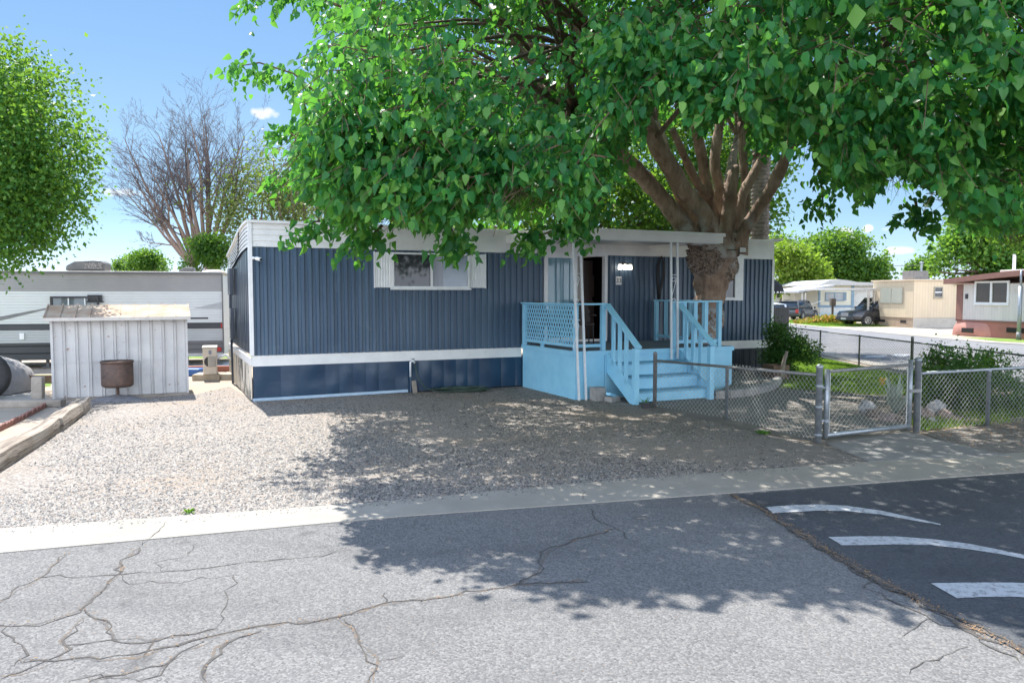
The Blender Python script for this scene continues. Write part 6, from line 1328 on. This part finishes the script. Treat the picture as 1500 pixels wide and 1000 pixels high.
wv = empty('window', None, None); wv.parent = h2; zt_, zb_ = AT(1300, 421, 48.6).z, AT(1300, 445, 48.6).z
wbox(wv, 'frame', M('tan_frame', (.38, .34, .26)), -.06, -.021, .85, 2.95, zb_, zt_); wbox(wv, 'pane', M('screened_pane', (.34, .34, .28), (.30, .31, .26), 2, .4), -.075, -.061, .92, 1.86, zb_ + .06, zt_ - .06); wbox(wv, 'pane', M('screened_pane', (.3, .3, .3)), -.075, -.061, 1.92, 2.88, zb_ + .06, zt_ - .06)
a, zt_ = onwall(B0, byaw, 1368, 420); b, zb_ = onwall(B0, byaw, 1380.5, 436); w_ = window(h2, a, b, zb_, zt_, y=-.001, fr=.06, split=None, gm=glass_far, fm=M('tan_frame', (.3, .3, .3))); wbox(w_, 'sash_bar', white_paint, a + .06, b - .06, -.03, -.0135, (zb_ + zt_) / 2 - .03, (zb_ + zt_) / 2 + .03)
a, z = onwall(B0, byaw, 1352, 405); mb = MB(); mb.box(a, a + 1.05, .8, 1.8, HT2 + .12, HT2 + .62); mb.build('roof_cooler', M('cooler_grey', (.15, .14, .14), (.2, .19, .18)), h2, bevel=.02); wbox(h2, 'cooler_stand', white_metal, a + .1, a + .95, .9, 1.7, HT2 + .081, HT2 + .119)
mb = MB(); mb.tube([(a + .95, 1.3, HT2 + .5), (a + .95, 1.3, HT2 + 1.15)], .07, 8); mb.lathe([(0, HT2 + 1.22), (.13, HT2 + 1.16), (.13, HT2 + 1.1)], 10, (a + .95, 1.3, 0)); mb.build('flue', galv, h2)
text('number_marks', '14', .42, M('faded_mark', (.3, .26, .2)), h2, (-.024, 3.0, 1.65), (R(90), 0, R(-90)))
# its carport awning and scroll post
cw = empty('carport_awning', 'flat metal carport roof on a lattice post over the black suv', 'carport', (20.6, 50.0, 0), byaw); zc = AT(1260, 425, 50).z
mb = MB(); mb.box(-.1, 6.5, -.95, 2.4, zc, zc + .12); mb.build('roof', M('carport_pan', (.55, .53, .5), (.45, .44, .42)), cw, bevel=.01)
for y in (-.8,):
    o = MB(); o.beam((2.2, -1.0, 0), (2.2, -1.0, zc), .10, .10); o.beam((2.65, -1.0, 0), (2.65, -1.0, zc), .06, .06)
    for k in range(8): z = .15 + k * (zc - .3) / 8; o.beam((2.2, -1.0, z), (2.65, -1.0, z + (zc - .3) / 8), .03, .03) if k % 2 else o.beam((2.65, -1, z), (2.2, -1, z + (zc - .3) / 8), .03, .03)
    o.build('lattice_post', M('post_tan', (.55, .5, .44)), cw)
wbox(cw, 'side_rail', M('post_tan', (.5, .5, .5)), 2.66, 6, -1.03, -.99, .75, .83)
# pale blue-trimmed home behind
C_ = AT(1201, 440, 64); C_.z = 0; hy = -.0
h3 = empty('pale_blue_mobile_home', 'cream mobile home with blue corner trim and bowed white roof', 'mobile home', C_, hy)
ht = AT(1225, 418, 64).z; hw = 46 / F * 64; mcr = M('cream_lap', (.62, .60, .48), (.56, .55, .45), 3, .6); mbl = M('blue_trim', (.20, .30, .38), (.16, .25, .33)); mlb = M('pale_blue_panel', (.45, .55, .57), (.40, .50, .53))
wbox(h3, 'wall', mcr, 0, hw, .0, .1, 1.15, ht); wbox(h3, 'lower_wall', M('white_lap', (.62, .64, .62)), 0, hw, -.01, .1, .55, .95); wbox(h3, 'lower_blue_panel', mlb, .0, hw, -.02, .1, 0, .549); wbox(h3, 'blue_band', mbl, 0, hw, -.03, .1, .951, 1.149)
wbox(h3, 'corner_trim', mbl, -.12, .02, -.05, .12, .95, ht); wbox(h3, 'corner_trim', mbl, hw - .02, hw + .2, -.05, .12, .9, ht + .05)
mb = MB(); pr = [(-.2, ht - .0), (-.2, ht + .1), (hw * .2, ht + .42), (hw * .5, ht + .5), (hw * .8, ht + .42), (hw + .2, ht + .28), (hw + 3, ht + .18), (hw + 3, ht - .0)]; mb.sideprism(pr, -.5, 9); mb.build('roof', M('roof_white', (.46, .46, .44), (.40, .40, .39)), h3)
wbox(h3, 'side_wall', M('white_lap', (.6, .6, .6)), hw + .2, hw + 3, .5, .6, 0, ht)
wbox(h3, 'back_wall', mcr, -.0, hw + 3, 8.9, 9, 0, ht)
a = AT(1209, 430, 64).x - C_.x; b = AT(1236, 440, 64).x - C_.x; zt_, zb_ = AT(1220, 428, 64).z, AT(1220, 440, 64).z; wn = window(h3, a, b, zb_, zt_, y=-.01, fr=.06, gm=M('far_blind', (.40, .42, .42), (.3, .32, .33), 3), fm=mbl); wbox(h3, 'shutter', M('grey_shutter', (.2, .27, .33)), b + .02, b + .2, -.05, -.001, zb_, zt_)
cp = empty('carport', 'sloping carport roof on posts at the left of the cream home', 'carport', (C_.x, C_.y - 1.5, 0)); zl, zr = AT(1162, 428, 62.5).z, AT(1200, 418, 62.5).z; xl = AT(1162, 428, 62.5).x - C_.x
mb = MB(); mb.sideprism([(xl, zl - .05), (0, zr - .12), (.1, zr + .05), (xl, zl + .12)], -1.2, 6); mb.build('roof', M('carport_white', (.38, .39, .40), (.33, .34, .35)), cp)
for x in (xl + .35, xl + .6): MB().beam((x, -1.0, 0), (x, -1.0, zl - .02), .11, .11).build('post', M('post_cream', (.6, .56, .5)), cp)
MB().beam((-1.9, 2, 0), (-1.9, 2, zl + .2), .08, .08).build('post', M('post_cream', (.6, .56, .5)), cp)
mb = MB()
for x in (-1.5, -.9): mb.beam((x, .5, 0), (x, .5, 1.1), .05, .05)
mb.beam((-1.5, .5, 1.1), (-.2, .8, 1.5), .05, .05); mb.beam((-1.5, .5, .55), (-.9, .5, .55), .05, .05); mb.build('stair_rail', white_metal, cp)
# far white-green home left of carport
D_ = AT(1128, 440, 78); h4 = empty('far_white_home', 'pale green white mobile home furthest away behind the carport', 'mobile home', (D_.x, D_.y, 0)); t4 = AT(1150, 425, 78).z
w4 = 78 * 76 / F; wbox(h4, 'wall', M('pale_green_wall', (.50, .54, .48), (.45, .50, .45)), 0, w4, 0, 4, 0, t4); wbox(h4, 'roof', M('roof_white', (.7, .7, .7)), -.2, w4 + .2, -.3, 4.3, t4 + .001, t4 + .25); o = wbox(h4, 'window', M('far_frame', (.6, .6, .6)), .6, 1.2, -.05, -.001, 1.6, 2.8); wbox(o, 'pane', glass_far, .68, 1.12, -.07, -.051, 1.7, 2.7); wbox(h4, 'door', M('far_door', (.66, .62, .6)), 1.7, 2.5, -.05, -.001, .3, 2.5)
# hydrant-like post and flowers before the cream home
o = MB().beam((0, 0, 0), (0, 0, 1.2), .12, .12); o.beam((0, -.0, 1.2), (0, 0, 1.75), .32, .32); p = G(1219, 473); o = o.build('letter_box_post', M('dark_brown', (.12, .09, .075)), None); o.location = (p.x, p.y, 0); tag(o, 'brown wooden mailbox post before the cream home', 'mailbox')
n = 900; p = G(1212, 474); xs = rng.uniform(-2.2, 1.6, n); t = empty('flower_bed', 'dry orange and green plants in front of the cream home', 'plants', (p.x, p.y, 0)); leaves('foliage', np.stack([xs, rng.normal(0, .4, n), rng.uniform(.02, .5, n) * np.exp(-(xs / 1.5) ** 2)], 1), rng.normal(0, 1, (n, 3)) + np.array([0, 0, .8]), rng.uniform(.1, .3, n), leafmat('orange_leaf', (.45, .16, .04), (.5, .32, .08), (.2, .3, .06), .2), t, True)

# ------------------------------------------------------------------ vehicles
def car(name, label, loc, yaw, paint, Ln=4.9, W=1.95, H=1.85, cat='car', plate=(.6, .58, .52)):
    t = empty(name, label, cat, loc, yaw); hl = Ln / 2; hw = W / 2; belt = H * .58; gc = .28
    def loft(mb, secs):
        n0 = len(mb.v); m = 8
        for (x, w, z0, z1, tw) in secs:
            q = min(.12, (z1 - z0) * .3); mb.v += [(x, -w * .92, z0), (x, -w, z0 + q), (x, -w, z0 + (z1 - z0) * .6), (x, -w * tw, z1 - .0), (x, w * tw, z1), (x, w, z0 + (z1 - z0) * .6), (x, w, z0 + q), (x, w * .92, z0)]
        for i in range(len(secs) - 1):
            for j in range(m): mb.f.append((n0 + i * m + j, n0 + (i + 1) * m + j, n0 + (i + 1) * m + (j + 1) % m, n0 + i * m + (j + 1) % m))
        mb.f += [tuple(n0 + k for k in range(m)), tuple(n0 + (len(secs) - 1) * m + k for k in range(m))[::-1]]
    mb = MB(); loft(mb, [(-hl, hw * .86, .42, belt - .1, .9), (-hl + .1, hw * .95, gc, belt + .0, .92), (-hl * .5, hw, gc, belt + .02, .93), (0, hw, gc, belt, .94), (hl * .38, hw, gc, belt - .02, .93), (hl * .46, hw, gc, belt - .03, .92), (hl * .93, hw * .97, gc, belt - .13, .88), (hl, hw * .88, .38, belt - .25, .86)]); mb.build('body', paint, t, True, bevel=.03)
    mb = MB(); loft(mb, [(-hl + .05, hw * .86, belt - .02, belt + .1, .8), (-hl + .28, hw * .87, belt - .02, H - .07, .86), (-hl * .3, hw * .88, belt - .02, H - .005, .86), (hl * .20, hw * .88, belt - .02, H - .05, .84), (hl * .47, hw * .86, belt - .04, belt + .03, .9)]); mb.build('windows', glass_car, t, True)
    mb = MB(); mb.sideprism([(-hl + .24, H - .07), (-hl * .3, H), (hl * .21, H - .045), (hl * .21, H - .02), (-hl * .3, H + .025), (-hl + .24, H - .04)], -hw * .74, hw * .74); mb.build('roof', paint, t, bevel=.02)
    for s in (-1, 1):
        mb = MB(); 
        for x in (-hl * .42, hl * .02): mb.beam((x, s * hw * .875, belt), (x - .02, s * hw * .77, H - .03), .09, .03)
        mb.beam((hl * .46, s * hw * .86, belt), (hl * .21, s * hw * .74, H - .03), .07, .05); mb.beam((-hl + .12, s * hw * .86, belt), (-hl + .27, s * hw * .77, H - .05), .12, .05); mb.build('pillars', paint, t)
        mb = MB(); mb.beam((-hl * .6, s * hw * .66, H + .05), (hl * .02, s * hw * .66, H + .05), .04, .03); mb.build('roof_rail', black_plastic, t)
        o = MB().box(hl * .36, hl * .41, s * (hw + .02) - .0, s * (hw + .02) + .16 * s, belt + .02, belt + .17) if s > 0 else MB().box(hl * .36, hl * .41, -(hw + .18), -(hw + .02), belt + .02, belt + .17); o.build('mirror', paint, t, bevel=.03)
        for x in (-hl * .62, hl * .62):
            wl = MB().lathe([(.20, -.11), (.32, -.12), (.37, -.09), (.38, 0), (.37, .09), (.32, .12), (.20, .11)], 24, (x, s * (hw - .10), .38), 'y').build('wheel', rubber, t, True)
            mb = MB(); yy = s * (hw + .005)
            for k in range(6): a = k * math.pi / 3; mb.beam((x, yy, .38), (x + .22 * math.cos(a), yy, .38 + .22 * math.sin(a)), .03, .06)
            mb.lathe([(.2, -.0), (.235, -.01), (.235, .02), (.2, .02)], 20, (x, yy - s * .01, .38), 'y'); mb.build('rim', M('alloy', (.55, .55, .56), rough=.3, metal=.5), wl)
            MB().lathe([(.39, -.01), (.45, -.012), (.45, .012), (.39, .01)], 20, (x, s * hw, .38), 'y').build('wheel_arch', black_plastic, t)
        MB().box(hl - .14, hl - .02, s * hw * .58 - .17, s * hw * .58 + .17, belt - .42, belt - .22).build('headlight', M('lamp_clear', (.75, .74, .70), rough=.15), t, bevel=.03)
        MB().box(-hl - .01, -hl + .12, s * hw * .80 - .12, s * hw * .80 + .12, belt - .3, belt - .02).build('tail_light', M('tail_red', (.45, .02, .015)), t, bevel=.03)
    MB().box(hl - .04, hl + .02, -hw * .38, hw * .38, belt - .45, belt - .20).build('grille', M('grille_chrome', (.45, .46, .5), (.12, .12, .13), 40, .25, metal=.6), t, bevel=.01)
    MB().box(hl - .1, hl + .08, -hw * .88, hw * .88, .36, .56).build('front_bumper', black_plastic, t, bevel=.04); MB().box(-hl - .06, -hl + .1, -hw * .88, hw * .88, .36, .6).build('rear_bumper', black_plastic, t, bevel=.04)
    MB().box(hl + .081, hl + .095, -.26, .26, .40, .54).build('number_plate', M('plate', plate), t)
    return t
pblack = M('black_car_paint', (.012, .013, .016), (.016, .017, .02), 2, .16, spec=.8); psil = M('grey_car_paint', (.07, .075, .08), (.09, .095, .1), 2, .22, spec=.7, metal=.3); pwh = M('white_car_paint', (.62, .66, .70), (.58, .62, .66), 2, .25)
car('parked_car', 'black suv with silver grille parked under the flat carport', (24.1, 50.3, 0), math.pi + byaw, pblack, 5.1, 2.0, 1.84)
pc = AT(1178, 450, 60.5); car('parked_car', 'dark grey car seen from behind beside the cream home', (pc.x - .2, pc.y + .8, 0), R(50), psil, 4.6, 1.85, 1.55)
car('parked_car', 'white car whose roof shows above the grey wooden fence', (15.4, 47.5, 0), R(92), pwh, 4.6, 1.85, 1.5)
# dark wood fence panel beside the home
t = empty('wooden_fence', 'dark grey board fence panel beyond the right end of the home', 'fence', (7.2, 22.4, 0), R(52)); mwd = M('dark_boards', (.075, .065, .06), (.05, .045, .042), 5, .8, .3, 20, stretch=(1, 1, .2))
for i in range(16): MB().box(i * .17, i * .17 + .158, 0, .03, .03, 1.62 + random.uniform(-.012, .012)).build('board', mwd, t)
mb = MB(); mb.box(0, 2.7, .031, .08, .4, .5); mb.box(0, 2.7, .031, .08, 1.3, 1.4); mb.build('rails', mwd, t)
# patio umbrella behind the home
um = AT(1131, 415, 26.5); t = empty('patio_umbrella', 'black drooping patio umbrella edge behind the home\'s right end', 'umbrella', (um.x - .55, um.y, 0))
mb = MB(); n = 16; prof = [(0, 2.75), (.35, 2.66), (.65, 2.5), (.85, 2.32), (.92, 2.12)]
mb.lathe(prof[::-1], n); 
for k in range(32):
    a = 6.283 * k / 32; a2 = a + .1; mb.add([(.92 * math.cos(a), .92 * math.sin(a), 2.13), (.92 * math.cos(a2), .92 * math.sin(a2), 2.13), (.91 * math.cos(a + .05), .91 * math.sin(a + .05), 2.0)], [(0, 1, 2)])
mb.build('canopy', M('black_canvas', (.012, .012, .012), (.02, .02, .02), 9, .9), t); MB().tube([(0, 0, 0), (0, 0, 2.7)], .02, 8).build('pole', black_plastic, t)
# street pole
sp = G(1492, 498); zt_ = AT(1492, 395, sp.y).z; zm = AT(1492, 419, sp.y).z
t = empty('street_pole', 'slim grey metal pole standing before the white and brown home', 'pole', sp); MB().tube([(0, 0, 0), (0, 0, zm)], .085, 12).build('lower_tube', galv, t, True); MB().tube([(0, 0, zm - .05), (0, 0, zt_)], .045, 10).build('upper_tube', galv, t, True); MB().tube([(0, 0, 0), (0, 0, .35)], .1, 12).build('base_collar', galv_old, t, True)
# overhead wire
a, b = AT(1290, 391, 90), AT(1420, 386, 70)
pa, pb_ = a + (a - b) * 1.2, b + (b - a) * 1.5
o = MB().tube([pa.lerp(pb_, i / 20) - Vector((0, 0, .9 * math.sin(math.pi * i / 20))) + Vector((0, 0, .9)) for i in range(21)], .03, 4, False).build('overhead_wire', black_plastic); tag(o, 'thin overhead wire crossing the sky above the beige home', 'wire')
